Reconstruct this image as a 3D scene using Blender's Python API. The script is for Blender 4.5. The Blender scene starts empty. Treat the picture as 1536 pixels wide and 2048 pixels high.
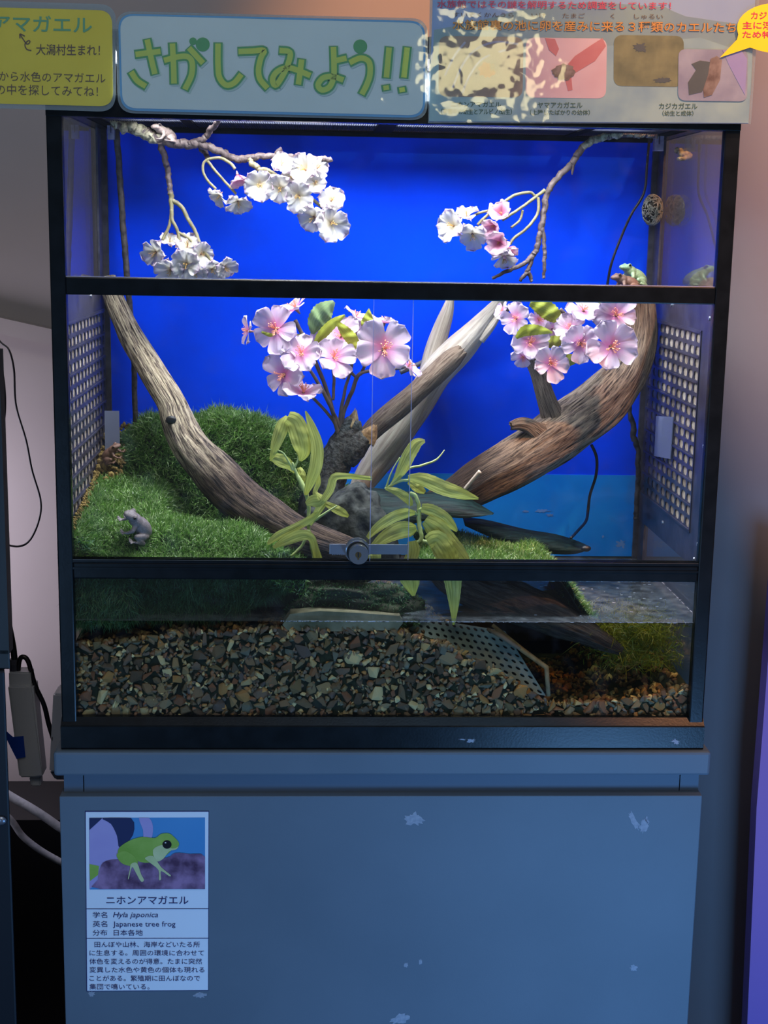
import bpy, bmesh, math, random
import numpy as np
from mathutils import Vector, Matrix, noise as mn

random.seed(7); RNG = np.random.default_rng(7)
scn = bpy.context.scene
COL = scn.collection

# ------------------------------------------------------------------ camera
CAM = Vector((0.34555, -1.89979, 0.71075))
PITCH, YAW, ROLL, FPX = 0.193127, 0.050613, 0.018063, 2848.23
_F = Vector((math.sin(YAW)*math.cos(PITCH), math.cos(YAW)*math.cos(PITCH), -math.sin(PITCH)))
_r0 = Vector((math.cos(YAW), -math.sin(YAW), 0)); _u0 = _r0.cross(_F)
_R = math.cos(ROLL)*_r0 + math.sin(ROLL)*_u0
_U = -math.sin(ROLL)*_r0 + math.cos(ROLL)*_u0
cd = bpy.data.cameras.new('camera'); cam = bpy.data.objects.new('camera', cd); COL.objects.link(cam)
cd.sensor_fit = 'VERTICAL'; cd.sensor_height = 36; cd.sensor_width = 27
cd.lens = FPX*36/2048; cd.clip_start = 0.05; cd.clip_end = 50
m = Matrix((_R, _U, -_F)).transposed().to_4x4(); m.translation = CAM
cam.matrix_world = m
scn.camera = cam

# ------------------------------------------------------------------ world, lights, exposure
def lin(c):
    c = c/255.0
    return c/12.92 if c <= 0.04045 else ((c+0.055)/1.055)**2.4
def S3(r, g, b): return (lin(r), lin(g), lin(b), 1.0)
scn.view_settings.view_transform = 'Standard'; scn.view_settings.look = 'None'
scn.view_settings.gamma = 1; scn.view_settings.use_curve_mapping = False
scn.view_settings.exposure = 0.0
w = bpy.data.worlds.new('world'); scn.world = w; w.use_nodes = True
w.node_tree.nodes['Background'].inputs[0].default_value = (0.16, 0.19, 0.25, 1)
w.node_tree.nodes['Background'].inputs[1].default_value = 0.38
scn.cycles.transparent_max_bounces = 32
scn.cycles.max_bounces = 8

def light(name, kind, loc, target, energy, color, size=None, size_y=None, **kw):
    ld = bpy.data.lights.new(name, kind); ld.energy = energy; ld.color = color
    if kind == 'AREA':
        ld.shape = 'RECTANGLE'; ld.size = size; ld.size_y = size_y or size
    elif size: ld.shadow_soft_size = size
    for k, v in kw.items(): setattr(ld, k, v)
    o = bpy.data.objects.new(name, ld); COL.objects.link(o); o.location = loc
    o.rotation_euler = (Vector(target)-Vector(loc)).to_track_quat('-Z', 'Y').to_euler()
    return o
light('tank_lamp', 'AREA', (0.45, 0.19, 0.945), (0.45, 0.19, 0), 30.0, (0.90, 0.93, 1.0), 0.72, 0.14)
light('blue_monitor_glow', 'AREA', (-1.0, -2.2, -0.30), (0.7, 0.1, -0.2), 13.0, (0.28, 0.56, 1.0), 0.9, 0.7)
light('ceiling_lamp', 'AREA', (0.2, -1.6, 2.3), (0.4, 0.2, 0.9), 13, (1.0, 0.93, 0.82), 0.8, 0.8)
light('wall_spotlight', 'SPOT', (1.35, -0.9, 2.2), (1.32, 0.75, 0.80), 300, (1.0, 0.43, 0.19), 0.05, spot_size=math.radians(62), spot_blend=0.35)
light('yellow_window', 'AREA', (0.92, -3.1, 1.27), (0.6, 0, 0.93), 2.0, (1.0, 0.86, 0.45), 0.30, 0.22)
light('violet_case_glow', 'AREA', (-0.46, 0.50, 0.12), (-0.08, 0.8, 0.08), 3.2, (0.86, 0.80, 1.0), 0.1, 0.5)
light('blue_pillar_fill', 'AREA', (1.05, -1.25, -0.62), (1.08, 0.35, -0.10), 14.0, (0.18, 0.47, 1.0), 0.4, 0.4)  # added blue light that brightens the lower pillar, not a known screen
light('blue_ledge_fill', 'AREA', (0.80, -0.85, 2.25), (0.6, 0.0, 0.0), 4.0, (0.38, 0.66, 1.0), 0.9, 0.35)  # added overhead blue light for the ledge highlight and upper stand

# ------------------------------------------------------------------ projection helpers (pixel of the 1536x2048 frame -> point on a real plane)
def ray(x, y):
    x = float(x); y = float(y); return _F + (x-768)/FPX*_R - (y-1024)/FPX*_U
def P(x, y, Y=0.0):
    d = ray(x, y); return CAM + d*float((Y-CAM.y)/d.y)
def PX(x, y, X):
    d = ray(x, y); return CAM + d*((X-CAM.x)/d.x)
def PZ(x, y, Z):
    d = ray(x, y); return CAM + d*((Z-CAM.z)/d.z)
def pxm(Y): return (Y+1.95)/FPX

# ------------------------------------------------------------------ object helpers
WLOC = {}
def thing(name, label, cat, loc=(0, 0, 0), group=None):
    o = bpy.data.objects.new(name, None); COL.objects.link(o); o.location = loc
    o.empty_display_size = 0.02
    WLOC[o] = Vector(loc)
    o['label'] = label; o['category'] = cat
    if group: o['group'] = group
    return o
def mesh(name, verts, faces, mat, parent=None, label=None, cat=None, group=None, kind=None,
         uv=None, smooth=False, origin=None):
    verts = [Vector(v) for v in verts]
    if origin is None:
        if len(verts):
            xs = [v.x for v in verts]; ys = [v.y for v in verts]; zs = [v.z for v in verts]
            origin = Vector(((min(xs)+max(xs))/2, (min(ys)+max(ys))/2, min(zs)))
        else: origin = Vector((0, 0, 0))
    me = bpy.data.meshes.new(name)
    me.from_pydata([v-origin for v in verts], [], faces)
    if uv is not None:
        lay = me.uv_layers.new(name='UVMap')
        idx = np.empty(len(me.loops), dtype=np.int32); me.loops.foreach_get('vertex_index', idx)
        lay.data.foreach_set('uv', np.asarray(uv, dtype=np.float32)[idx].ravel())
    for mm in (mat if isinstance(mat, (list, tuple)) else [mat]): me.materials.append(mm)
    if smooth: me.polygons.foreach_set('use_smooth', [True]*len(me.polygons))
    me.update()
    o = bpy.data.objects.new(name, me); COL.objects.link(o)
    WLOC[o] = origin
    if parent:
        o.parent = parent; o.location = origin - WLOC[parent]
    else: o.location = origin
    if label: o['label'] = label
    if cat: o['category'] = cat
    if group: o['group'] = group
    if kind: o['kind'] = kind
    return o
def npmesh(name, V, Fc, mat, parent=None, smooth=False, uv=None, **kw):
    """V (n,3) float array, Fc (m,3 or 4) int array."""
    me = bpy.data.meshes.new(name); n = len(V); k = Fc.shape[1]; mcount = len(Fc)
    me.vertices.add(n); me.vertices.foreach_set('co', np.asarray(V, np.float32).ravel())
    me.loops.add(mcount*k); me.loops.foreach_set('vertex_index', Fc.astype(np.int32).ravel())
    me.polygons.add(mcount)
    me.polygons.foreach_set('loop_start', np.arange(0, mcount*k, k, dtype=np.int32))
    me.polygons.foreach_set('loop_total', np.full(mcount, k, dtype=np.int32))
    if uv is not None:
        lay = me.uv_layers.new(name='UVMap')
        lay.data.foreach_set('uv', np.asarray(uv, np.float32)[Fc.ravel()].ravel())
    me.materials.append(mat); me.update(calc_edges=True)
    if smooth: me.polygons.foreach_set('use_smooth', [True]*mcount)
    o = bpy.data.objects.new(name, me); COL.objects.link(o); WLOC[o] = Vector((0, 0, 0))
    if parent: o.parent = parent; o.location = -WLOC[parent]
    for a, b in kw.items():
        if b: o[{'cat': 'category'}.get(a, a)] = b
    return o
class MB:
    def __init__(s): s.v = []; s.f = []
    def add(s, vs, fs):
        b = len(s.v); s.v += [Vector(v) for v in vs]; s.f += [tuple(b+i for i in f) for f in fs]; return s
    def box(s, x0, x1, y0, y1, z0, z1, bev=0.0):
        if bev:
            bm = bmesh.new(); bmesh.ops.create_cube(bm, size=1)
            for v in bm.verts: v.co = Vector(((x0+x1)/2+v.co.x*(x1-x0), (y0+y1)/2+v.co.y*(y1-y0), (z0+z1)/2+v.co.z*(z1-z0)))
            bmesh.ops.bevel(bm, geom=bm.edges[:], offset=bev, segments=2, profile=0.5, affect='EDGES')
            bm.verts.index_update()
            s.add([v.co.copy() for v in bm.verts], [[v.index for v in f.verts] for f in bm.faces]); bm.free(); return s
        return s.add([(x0,y0,z0),(x1,y0,z0),(x1,y1,z0),(x0,y1,z0),(x0,y0,z1),(x1,y0,z1),(x1,y1,z1),(x0,y1,z1)],
                     [(0,3,2,1),(4,5,6,7),(0,1,5,4),(1,2,6,5),(2,3,7,6),(3,0,4,7)])
    def prism(s, pts, nrm, th):
        """polygon pts extruded by th along -nrm"""
        n = len(pts); nv = Vector(nrm)
        a = [Vector(p) for p in pts]; b = [p-nv*th for p in a]
        return s.add(a+b, [tuple(range(n)), tuple(range(2*n-1, n-1, -1))]+[(i, i+n, (i+1) % n+n, (i+1) % n) for i in range(n)])
    def tube(s, pts, r, seg=8, cap=True):
        pts = [Vector(p) for p in pts]; n = len(pts)
        rr = r if isinstance(r, (list, tuple)) else [r]*n
        b = len(s.v); up = None
        for i, p in enumerate(pts):
            t = (pts[min(i+1, n-1)]-pts[max(i-1, 0)])
            if t.length < 1e-9: t = Vector((0, 0, 1))
            t.normalize()
            if up is None:
                up = t.orthogonal().normalized()
            up = (up-t*up.dot(t)); up = up.normalized() if up.length > 1e-6 else t.orthogonal().normalized()
            sd = t.cross(up)
            for k in range(seg):
                a = 2*math.pi*k/seg
                s.v.append(p+(up*math.cos(a)+sd*math.sin(a))*rr[i])
        for i in range(n-1):
            for k in range(seg):
                s.f.append((b+i*seg+k, b+i*seg+(k+1) % seg, b+(i+1)*seg+(k+1) % seg, b+(i+1)*seg+k))
        if cap:
            s.f.append(tuple(b+k for k in range(seg-1, -1, -1))); s.f.append(tuple(b+(n-1)*seg+k for k in range(seg)))
        return s
    def cyl(s, c, ax, r, h, seg=24, r2=None):
        c = Vector(c); ax = Vector(ax).normalized()
        return s.tube([c, c+ax*h], [r, r2 if r2 is not None else r], seg)
    def ell(s, c, rx, ry, rz, sub=2, rot=None):
        bm = bmesh.new(); bmesh.ops.create_icosphere(bm, subdivisions=sub, radius=1)
        M = rot or Matrix.Identity(3)
        s.add([Vector(c)+M @ Vector((v.co.x*rx, v.co.y*ry, v.co.z*rz)) for v in bm.verts],
              [[v.index for v in f.verts] for f in bm.faces]); bm.free(); return s
    def build(s, name, mat, parent=None, **k): return mesh(name, s.v, s.f, mat, parent, **k)

def cat_rom(pts, n):
    """resample list of tuples (any dimension) to about n samples"""
    A = np.array(pts, float); m_ = len(A); out = []
    seg = np.linalg.norm(np.diff(A[:, :2], axis=0), axis=1); tot = seg.sum()
    for i in range(m_-1):
        p0, p1, p2, p3 = A[max(i-1, 0)], A[i], A[i+1], A[min(i+2, m_-1)]
        k = max(2, int(round(n*seg[i]/tot)))
        for j in range(k):
            t = j/k
            out.append(0.5*((2*p1)+(-p0+p2)*t+(2*p0-5*p1+4*p2-p3)*t*t+(-p0+3*p1-3*p2+p3)*t**3))
    out.append(A[-1]); return np.array(out)

# ------------------------------------------------------------------ materials
def nmat(name):
    mt = bpy.data.materials.new(name); mt.use_nodes = True
    nt = mt.node_tree; return mt, nt, nt.nodes, nt.links, nt.nodes['Principled BSDF']
def pbr(name, c1, c2=None, scale=20, rough=0.5, bump=0.0, bscale=None, metallic=0.0, stretch=(1, 1, 1),
        coord='Object', detail=4, spec=0.5, coat=0.0, ramp=(0.35, 0.65), rand=None, trans=0.0, bdist=0.002):
    mt, nt, N, L, B = nmat(name)
    B.inputs['Roughness'].default_value = rough; B.inputs['Metallic'].default_value = metallic
    B.inputs['Specular IOR Level'].default_value = spec; B.inputs['Coat Weight'].default_value = coat
    tc = N.new('ShaderNodeTexCoord'); mp = N.new('ShaderNodeMapping'); mp.inputs['Scale'].default_value = stretch
    L.new(tc.outputs[coord], mp.inputs[0])
    col = None
    if c2 is not None:
        nz = N.new('ShaderNodeTexNoise'); nz.inputs['Scale'].default_value = scale; nz.inputs['Detail'].default_value = detail
        L.new(mp.outputs[0], nz.inputs['Vector'])
        rp = N.new('ShaderNodeValToRGB'); rp.color_ramp.elements[0].position = ramp[0]; rp.color_ramp.elements[1].position = ramp[1]
        rp.color_ramp.elements[0].color = c1; rp.color_ramp.elements[1].color = c2
        L.new(nz.outputs[0], rp.inputs[0]); col = rp.outputs[0]
    else:
        B.inputs['Base Color'].default_value = c1
    if rand:   # list of colours picked by island / object
        g = N.new('ShaderNodeNewGeometry'); oi = N.new('ShaderNodeObjectInfo')
        ad = N.new('ShaderNodeMath'); ad.operation = 'ADD'; fr = N.new('ShaderNodeMath'); fr.operation = 'FRACT'
        L.new(g.outputs['Random Per Island'], ad.inputs[0]); L.new(oi.outputs['Random'], ad.inputs[1]); L.new(ad.outputs[0], fr.inputs[0])
        rp2 = N.new('ShaderNodeValToRGB'); cr = rp2.color_ramp; cr.interpolation = 'CONSTANT'
        while len(cr.elements) < len(rand): cr.elements.new(0.5)
        for i, c in enumerate(rand): cr.elements[i].position = i/len(rand); cr.elements[i].color = c
        L.new(fr.outputs[0], rp2.inputs[0])
        if col is None: col = rp2.outputs[0]
        else:
            mx = N.new('ShaderNodeMix'); mx.data_type = 'RGBA'; mx.blend_type = 'MULTIPLY'; mx.inputs[0].default_value = 1
            L.new(rp2.outputs[0], mx.inputs[6]); L.new(col, mx.inputs[7]); col = mx.outputs[2]
    if col is not None: L.new(col, B.inputs['Base Color'])
    if bump:
        nb = N.new('ShaderNodeTexNoise'); nb.inputs['Scale'].default_value = bscale or scale; nb.inputs['Detail'].default_value = 5
        L.new(mp.outputs[0], nb.inputs['Vector'])
        bp = N.new('ShaderNodeBump'); bp.inputs['Strength'].default_value = bump; bp.inputs['Distance'].default_value = bdist
        L.new(nb.outputs[0], bp.inputs['Height']); L.new(bp.outputs[0], B.inputs['Normal'])
    if trans:
        t = N.new('ShaderNodeBsdfTranslucent'); ms = N.new('ShaderNodeMixShader'); ms.inputs[0].default_value = trans
        if col is not None: L.new(col, t.inputs[0])
        else: t.inputs[0].default_value = c1
        L.new(B.outputs[0], ms.inputs[1]); L.new(t.outputs[0], ms.inputs[2])
        L.new(ms.outputs[0], N['Material Output'].inputs['Surface'])
    return mt
def glass(name, tint=(0.97, 0.985, 0.98, 1), haze=0.0, hcol=(0.6, 0.65, 0.8, 1), rough=0.0, bump=0.0, bscale=8, spots=False):
    mt, nt, N, L, B = nmat(name); N.remove(B)
    tr = N.new('ShaderNodeBsdfTransparent'); tr.inputs[0].default_value = tint
    gl = N.new('ShaderNodeBsdfGlossy'); gl.inputs['Roughness'].default_value = rough
    g = N.new('ShaderNodeNewGeometry'); mr = N.new('ShaderNodeMapRange')
    mr.inputs['To Min'].default_value = 1.5; mr.inputs['To Max'].default_value = 1/1.5
    L.new(g.outputs['Backfacing'], mr.inputs['Value'])
    fr = N.new('ShaderNodeFresnel'); L.new(mr.outputs[0], fr.inputs['IOR'])
    ms = N.new('ShaderNodeMixShader'); L.new(fr.outputs[0], ms.inputs[0]); L.new(tr.outputs[0], ms.inputs[1]); L.new(gl.outputs[0], ms.inputs[2])
    out = ms.outputs[0]
    if bump:
        nb = N.new('ShaderNodeTexNoise'); nb.inputs['Scale'].default_value = bscale; nb.inputs['Detail'].default_value = 3
        tc = N.new('ShaderNodeTexCoord'); L.new(tc.outputs['Object'], nb.inputs['Vector'])
        bp = N.new('ShaderNodeBump'); bp.inputs['Strength'].default_value = bump; bp.inputs['Distance'].default_value = 0.003
        L.new(nb.outputs[0], bp.inputs['Height']); L.new(bp.outputs[0], gl.inputs['Normal']); L.new(bp.outputs[0], fr.inputs['Normal'])
    if haze:
        df = N.new('ShaderNodeBsdfDiffuse'); df.inputs[0].default_value = hcol
        m2 = N.new('ShaderNodeMixShader'); m2.inputs[0].default_value = haze
        if spots:
            tc = N.new('ShaderNodeTexCoord'); nz = N.new('ShaderNodeTexNoise'); nz.inputs['Scale'].default_value = 28; nz.inputs['Detail'].default_value = 6
            L.new(tc.outputs['Object'], nz.inputs['Vector'])
            r = N.new('ShaderNodeMapRange'); r.inputs['From Min'].default_value = 0.52; r.inputs['From Max'].default_value = 0.8
            r.inputs['To Min'].default_value = haze*0.25; r.inputs['To Max'].default_value = haze*5
            L.new(nz.outputs[0], r.inputs['Value']); L.new(r.outputs[0], m2.inputs[0])
        L.new(out, m2.inputs[1]); L.new(df.outputs[0], m2.inputs[2]); out = m2.outputs[0]
    L.new(out, N['Material Output'].inputs['Surface'])
    return mt
def wood(name, cols, su=14, sv=2.2, rough=0.8, bump=0.7, dark=None, dscale=3):
    """grain stretched along UV v; cols = list of (pos, colour)"""
    mt, nt, N, L, B = nmat(name); B.inputs['Roughness'].default_value = rough; B.inputs['Specular IOR Level'].default_value = 0.3
    tc = N.new('ShaderNodeTexCoord')
    # v in metres along the log, u is angle 0..1 -> wrap through object-space noise warp
    sep = N.new('ShaderNodeSeparateXYZ'); L.new(tc.outputs['UV'], sep.inputs[0])
    a = N.new('ShaderNodeMath'); a.operation = 'MULTIPLY'; a.inputs[1].default_value = 2*math.pi; L.new(sep.outputs[0], a.inputs[0])
    c = N.new('ShaderNodeMath'); c.operation = 'COSINE'; L.new(a.outputs[0], c.inputs[0])
    s_ = N.new('ShaderNodeMath'); s_.operation = 'SINE'; L.new(a.outputs[0], s_.inputs[0])
    v = N.new('ShaderNodeMath'); v.operation = 'MULTIPLY'; v.inputs[1].default_value = sv; L.new(sep.outputs[1], v.inputs[0])
    cm = N.new('ShaderNodeCombineXYZ'); L.new(c.outputs[0], cm.inputs[0]); L.new(s_.outputs[0], cm.inputs[1]); L.new(v.outputs[0], cm.inputs[2])
    nz = N.new('ShaderNodeTexNoise'); nz.inputs['Scale'].default_value = su; nz.inputs['Detail'].default_value = 7; nz.inputs['Roughness'].default_value = 0.65
    nz.inputs['Distortion'].default_value = 0.5
    mp = N.new('ShaderNodeMapping'); mp.inputs['Scale'].default_value = (1, 1, 1); L.new(cm.outputs[0], mp.inputs[0]); L.new(mp.outputs[0], nz.inputs['Vector'])
    rp = N.new('ShaderNodeValToRGB'); cr = rp.color_ramp
    while len(cr.elements) < len(cols): cr.elements.new(0.5)
    for i, (p_, cc) in enumerate(cols): cr.elements[i].position = p_; cr.elements[i].color = cc
    L.new(nz.outputs[0], rp.inputs[0]); col = rp.outputs[0]
    if dark:
        n2 = N.new('ShaderNodeTexNoise'); n2.inputs['Scale'].default_value = dscale; n2.inputs['Detail'].default_value = 5
        L.new(tc.outputs['UV'], n2.inputs['Vector'])
        md = N.new('ShaderNodeMath'); md.operation = 'MULTIPLY_ADD'; md.inputs[1].default_value = 0.0; md.inputs[2].default_value = 0.0
        # wet end: v beyond dark[1]
        mr = N.new('ShaderNodeMapRange'); mr.inputs['From Min'].default_value = dark[1]; mr.inputs['From Max'].default_value = dark[2]
        ad = N.new('ShaderNodeMath'); ad.operation = 'MULTIPLY_ADD'; ad.inputs[1].default_value = abs(dark[2]-dark[1])*2.5; L.new(n2.outputs[0], ad.inputs[0]); L.new(sep.outputs[1], ad.inputs[2])
        L.new(ad.outputs[0], mr.inputs['Value'])
        mx = N.new('ShaderNodeMix'); mx.data_type = 'RGBA'; mx.blend_type = 'MULTIPLY'
        L.new(mr.outputs[0], mx.inputs[0]); L.new(col, mx.inputs[6]); mx.inputs[7].default_value = dark[0]; col = mx.outputs[2]
    L.new(col, B.inputs['Base Color'])
    bp = N.new('ShaderNodeBump'); bp.inputs['Strength'].default_value = bump; bp.inputs['Distance'].default_value = 0.007
    L.new(nz.outputs[0], bp.inputs['Height']); L.new(bp.outputs[0], B.inputs['Normal'])
    return mt
def ramp_uv(name, stops, axis=0, rough=0.5, trans=0.4, veins=0.0, vcol=None, bump=0.3, vs=14):
    """colour by UV coordinate (base to tip of a petal or leaf)"""
    mt, nt, N, L, B = nmat(name); B.inputs['Roughness'].default_value = rough; B.inputs['Specular IOR Level'].default_value = 0.3
    tc = N.new('ShaderNodeTexCoord'); sep = N.new('ShaderNodeSeparateXYZ'); L.new(tc.outputs['UV'], sep.inputs[0])
    nz = N.new('ShaderNodeTexNoise'); nz.inputs['Scale'].default_value = 3; L.new(tc.outputs['UV'], nz.inputs['Vector'])
    ad = N.new('ShaderNodeMath'); ad.operation = 'MULTIPLY_ADD'; ad.inputs[1].default_value = 0.25; L.new(nz.outputs[0], ad.inputs[0]); L.new(sep.outputs[axis], ad.inputs[2])
    sb = N.new('ShaderNodeMath'); sb.operation = 'SUBTRACT'; sb.inputs[1].default_value = 0.125; L.new(ad.outputs[0], sb.inputs[0])
    rp = N.new('ShaderNodeValToRGB'); cr = rp.color_ramp
    while len(cr.elements) < len(stops): cr.elements.new(0.5)
    for i, (p_, cc) in enumerate(stops): cr.elements[i].position = p_; cr.elements[i].color = cc
    L.new(sb.outputs[0], rp.inputs[0]); col = rp.outputs[0]
    wv = N.new('ShaderNodeTexNoise'); wv.inputs['Scale'].default_value = 1.0; wv.inputs['Detail'].default_value = 2
    mp = N.new('ShaderNodeMapping'); mp.inputs['Scale'].default_value = (1.5, vs, 1) if axis == 0 else (vs, 1.5, 1)
    L.new(tc.outputs['UV'], mp.inputs[0]); L.new(mp.outputs[0], wv.inputs['Vector'])
    if veins:
        mr = N.new('ShaderNodeMapRange'); mr.inputs['From Min'].default_value = 0.45; mr.inputs['From Max'].default_value = 0.65; mr.inputs['To Max'].default_value = veins
        L.new(wv.outputs[0], mr.inputs['Value'])
        mx = N.new('ShaderNodeMix'); mx.data_type = 'RGBA'; L.new(mr.outputs[0], mx.inputs[0]); L.new(col, mx.inputs[6]); mx.inputs[7].default_value = vcol; col = mx.outputs[2]
    L.new(col, B.inputs['Base Color'])
    bp = N.new('ShaderNodeBump'); bp.inputs['Strength'].default_value = bump; bp.inputs['Distance'].default_value = 0.001
    L.new(wv.outputs[0], bp.inputs['Height']); L.new(bp.outputs[0], B.inputs['Normal'])
    t = N.new('ShaderNodeBsdfTranslucent'); ms = N.new('ShaderNodeMixShader'); ms.inputs[0].default_value = trans
    L.new(col, t.inputs[0]); L.new(B.outputs[0], ms.inputs[1]); L.new(t.outputs[0], ms.inputs[2])
    L.new(ms.outputs[0], N['Material Output'].inputs['Surface'])
    return mt

M = {}
M['frame'] = pbr('black_plastic', S3(14, 18, 21), S3(20, 25, 29), scale=40, rough=0.27, bump=0.05, bscale=300, spec=0.2)
M['black'] = pbr('black_satin', S3(12, 13, 16), None, rough=0.45)
M['silicone'] = pbr('grey_silicone', S3(52, 50, 62), S3(78, 76, 88), scale=60, rough=0.4)
M['glass'] = glass('clear_glass', haze=0.0018, spots=True)
M['glass_door'] = glass('door_glass', haze=0.004, spots=True)
M['glass_edge'] = pbr('glass_edge', S3(170, 175, 215), None, rough=0.2)
M['blue'] = pbr('blue_backdrop', (0.0, 0.062, 0.96, 1), (0.0, 0.056, 0.90, 1), scale=6, rough=0.6, spec=0.04)
M['blue_low'] = pbr('blue_lower_backdrop', (0.0, 0.21, 0.80, 1), (0.01, 0.27, 0.86, 1), scale=9, rough=0.5, spec=0.1)
M['underwater'] = pbr('dark_back', S3(18, 22, 20), S3(34, 38, 30), scale=9, rough=0.9)
M['grille'] = pbr('dark_acrylic', S3(44, 44, 60), S3(62, 62, 80), scale=30, rough=0.3, spec=0.4, bump=0.15, bscale=60)
M['filter'] = pbr('beige_filter_card', S3(142, 124, 106), S3(178, 166, 152), scale=45, rough=0.9, bump=0.2)
M['screw'] = pbr('steel', S3(150, 156, 170), None, rough=0.3, metallic=0.8)
M['chrome'] = pbr('chrome', S3(180, 192, 206), None, rough=0.16, metallic=0.9)
M['brass'] = pbr('brass_keyway', S3(150, 120, 80), None, rough=0.3, metallic=1.0)
M['clip'] = pbr('frosted_acrylic', S3(150, 145, 180), S3(190, 185, 215), scale=90, rough=0.3, trans=0.4)
M['tab'] = pbr('milky_plastic_tab', S3(160, 170, 200), S3(170, 178, 208), scale=9, rough=0.3, trans=0.35)
M['mesh'] = pbr('lid_mesh_wire', S3(40, 42, 54), None, rough=0.7, spec=0.15)
M['lid'] = pbr('matt_black_lid', S3(10, 11, 14), None, rough=0.9, spec=0.05)
M['stand'] = pbr('grey_laminate', S3(84, 100, 116), S3(90, 106, 122), scale=5, rough=0.55, bump=0.12, bscale=700, bdist=0.0006)
M['stand_recess'] = pbr('grey_laminate_recess', S3(84, 98, 116), None, rough=0.6)
M['residue'] = pbr('tape_residue', S3(128, 142, 160), S3(150, 160, 176), scale=200, rough=0.8)
M['wall'] = pbr('grey_wall_paint', S3(146, 138, 134), S3(152, 144, 140), scale=3, rough=0.7, bump=0.1, bscale=200, bdist=0.0008)
M['pillar'] = pbr('pillar_paint', S3(142, 136, 138), S3(148, 142, 144), scale=3, rough=0.45, bump=0.08, bscale=300, bdist=0.0006)
M['purple'] = pbr('purple_panel', S3(96, 88, 176), None, rough=0.5)
M['dark_cab'] = pbr('dark_cabinet', S3(16, 22, 32), None, rough=0.5, spec=0.3)
M['floor'] = pbr('grey_floor', S3(70, 70, 76), S3(84, 84, 90), scale=14, rough=0.5)
M['soil'] = pbr('dark_soil', S3(18, 24, 14), S3(36, 44, 24), scale=90, rough=0.95, bump=0.6)
M['gold_soil'] = pbr('yellow_brown_soil', S3(90, 70, 30), S3(150, 126, 70), scale=140, rough=0.95, bump=0.6)
GREENS = [S3(104, 150, 66), S3(132, 174, 84), S3(160, 194, 116), S3(74, 112, 50), S3(190, 212, 160), S3(112, 160, 66), S3(88, 130, 60)]
M['moss'] = pbr('moss_blades', S3(220, 225, 220), S3(255, 255, 255), scale=20, rough=0.30, rand=GREENS, trans=0.3, spec=0.6)
M['moss_dark'] = pbr('shaded_moss_blades', S3(220, 225, 220), S3(255, 255, 255), scale=20, rough=0.5, rand=[S3(54, 96, 56), S3(70, 116, 66), S3(44, 80, 48), S3(92, 130, 86), S3(58, 104, 52)], trans=0.2)  # darker moss copy; the fringe's shade is put into these greens
M['weed'] = pbr('water_weed', S3(84, 96, 10), S3(140, 138, 24), scale=30, rough=0.5, trans=0.4)
M['wood_left'] = wood('weathered_driftwood', [(0.36, S3(26, 22, 20)), (0.44, S3(110, 96, 86)), (0.51, S3(166, 150, 128)), (0.59, S3(214, 198, 168)), (0.70, S3(120, 106, 96))], su=9, sv=3.6, bump=0.9, dark=(S3(120, 108, 110), 0.42, 0.52))
M['wood_right'] = wood('grey_ridged_driftwood', [(0.35, S3(36, 30, 28)), (0.43, S3(104, 92, 82)), (0.51, S3(144, 128, 112)), (0.60, S3(172, 154, 132)), (0.70, S3(110, 96, 86))], su=12, sv=2.8, bump=1.0, dark=(S3(92, 82, 78), 0.46, 0.56))
M['wood_pale'] = wood('pale_bare_branch', [(0.3, S3(150, 138, 128)), (0.45, S3(182, 170, 156)), (0.6, S3(206, 196, 180)), (0.75, S3(176, 160, 144))], su=3, sv=5, bump=0.35)
M['wood_brown'] = wood('brown_rod', [(0.3, S3(66, 54, 46)), (0.45, S3(112, 94, 80)), (0.6, S3(140, 122, 106)), (0.75, S3(96, 80, 68))], su=6, sv=8, bump=0.6)
M['wood_wet'] = wood('wet_dark_wood', [(0.3, S3(26, 22, 22)), (0.45, S3(52, 44, 42)), (0.6, S3(78, 68, 60)), (0.75, S3(50, 42, 38))], su=7, sv=6, bump=0.9, rough=0.35)
M['twig'] = pbr('brown_twig', S3(70, 56, 58), S3(112, 96, 92), scale=120, rough=0.6, bump=0.6, bscale=300)
M['twig_bright'] = pbr('lichen_branch', S3(110, 100, 84), S3(186, 180, 150), scale=160, rough=0.6, bump=0.8, bscale=260)
M['stalk'] = pbr('olive_stalk', S3(104, 96, 68), S3(142, 134, 98), scale=60, rough=0.5)
M['stem'] = pbr('purple_brown_stem', S3(84, 70, 66), S3(120, 106, 98), scale=60, rough=0.5)
M['cable'] = pbr('black_cable', S3(16, 14, 22), None, rough=0.4)
M['cable_grey'] = pbr('grey_tube', S3(58, 60, 76), S3(84, 84, 96), scale=90, rough=0.45)
M['cable_brown'] = pbr('brown_rubber_vine', S3(44, 38, 40), S3(86, 78, 74), scale=120, rough=0.5, bump=0.5, bscale=300)
M['stump'] = pbr('granular_dark_bark', S3(30, 34, 34), S3(84, 92, 92), scale=160, rough=0.85, bump=1.0, bscale=220, bdist=0.004)
M['lichen'] = pbr('ochre_broken_wood', S3(92, 72, 50), S3(168, 148, 108), scale=120, rough=0.8, bump=0.7)
M['rock'] = pbr('grey_rock', S3(22, 24, 25), S3(72, 75, 73), scale=70, spec=0.1, rough=0.85, bump=0.7, bscale=160)
M['rock_pale'] = pbr('algae_slab', S3(80, 82, 58), S3(128, 124, 100), scale=26, rough=0.8, bump=0.4, bscale=120)
M['rock_algae'] = pbr('algae_boulder', S3(12, 20, 5), S3(44, 54, 26), scale=16, rough=0.8, bump=0.5, bscale=120)
M['bark'] = pbr('black_green_bark', S3(6, 16, 16), S3(24, 46, 44), scale=14, rough=0.55, bump=0.8, stretch=(2, 8, 14), bscale=22, spec=0.12)
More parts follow.
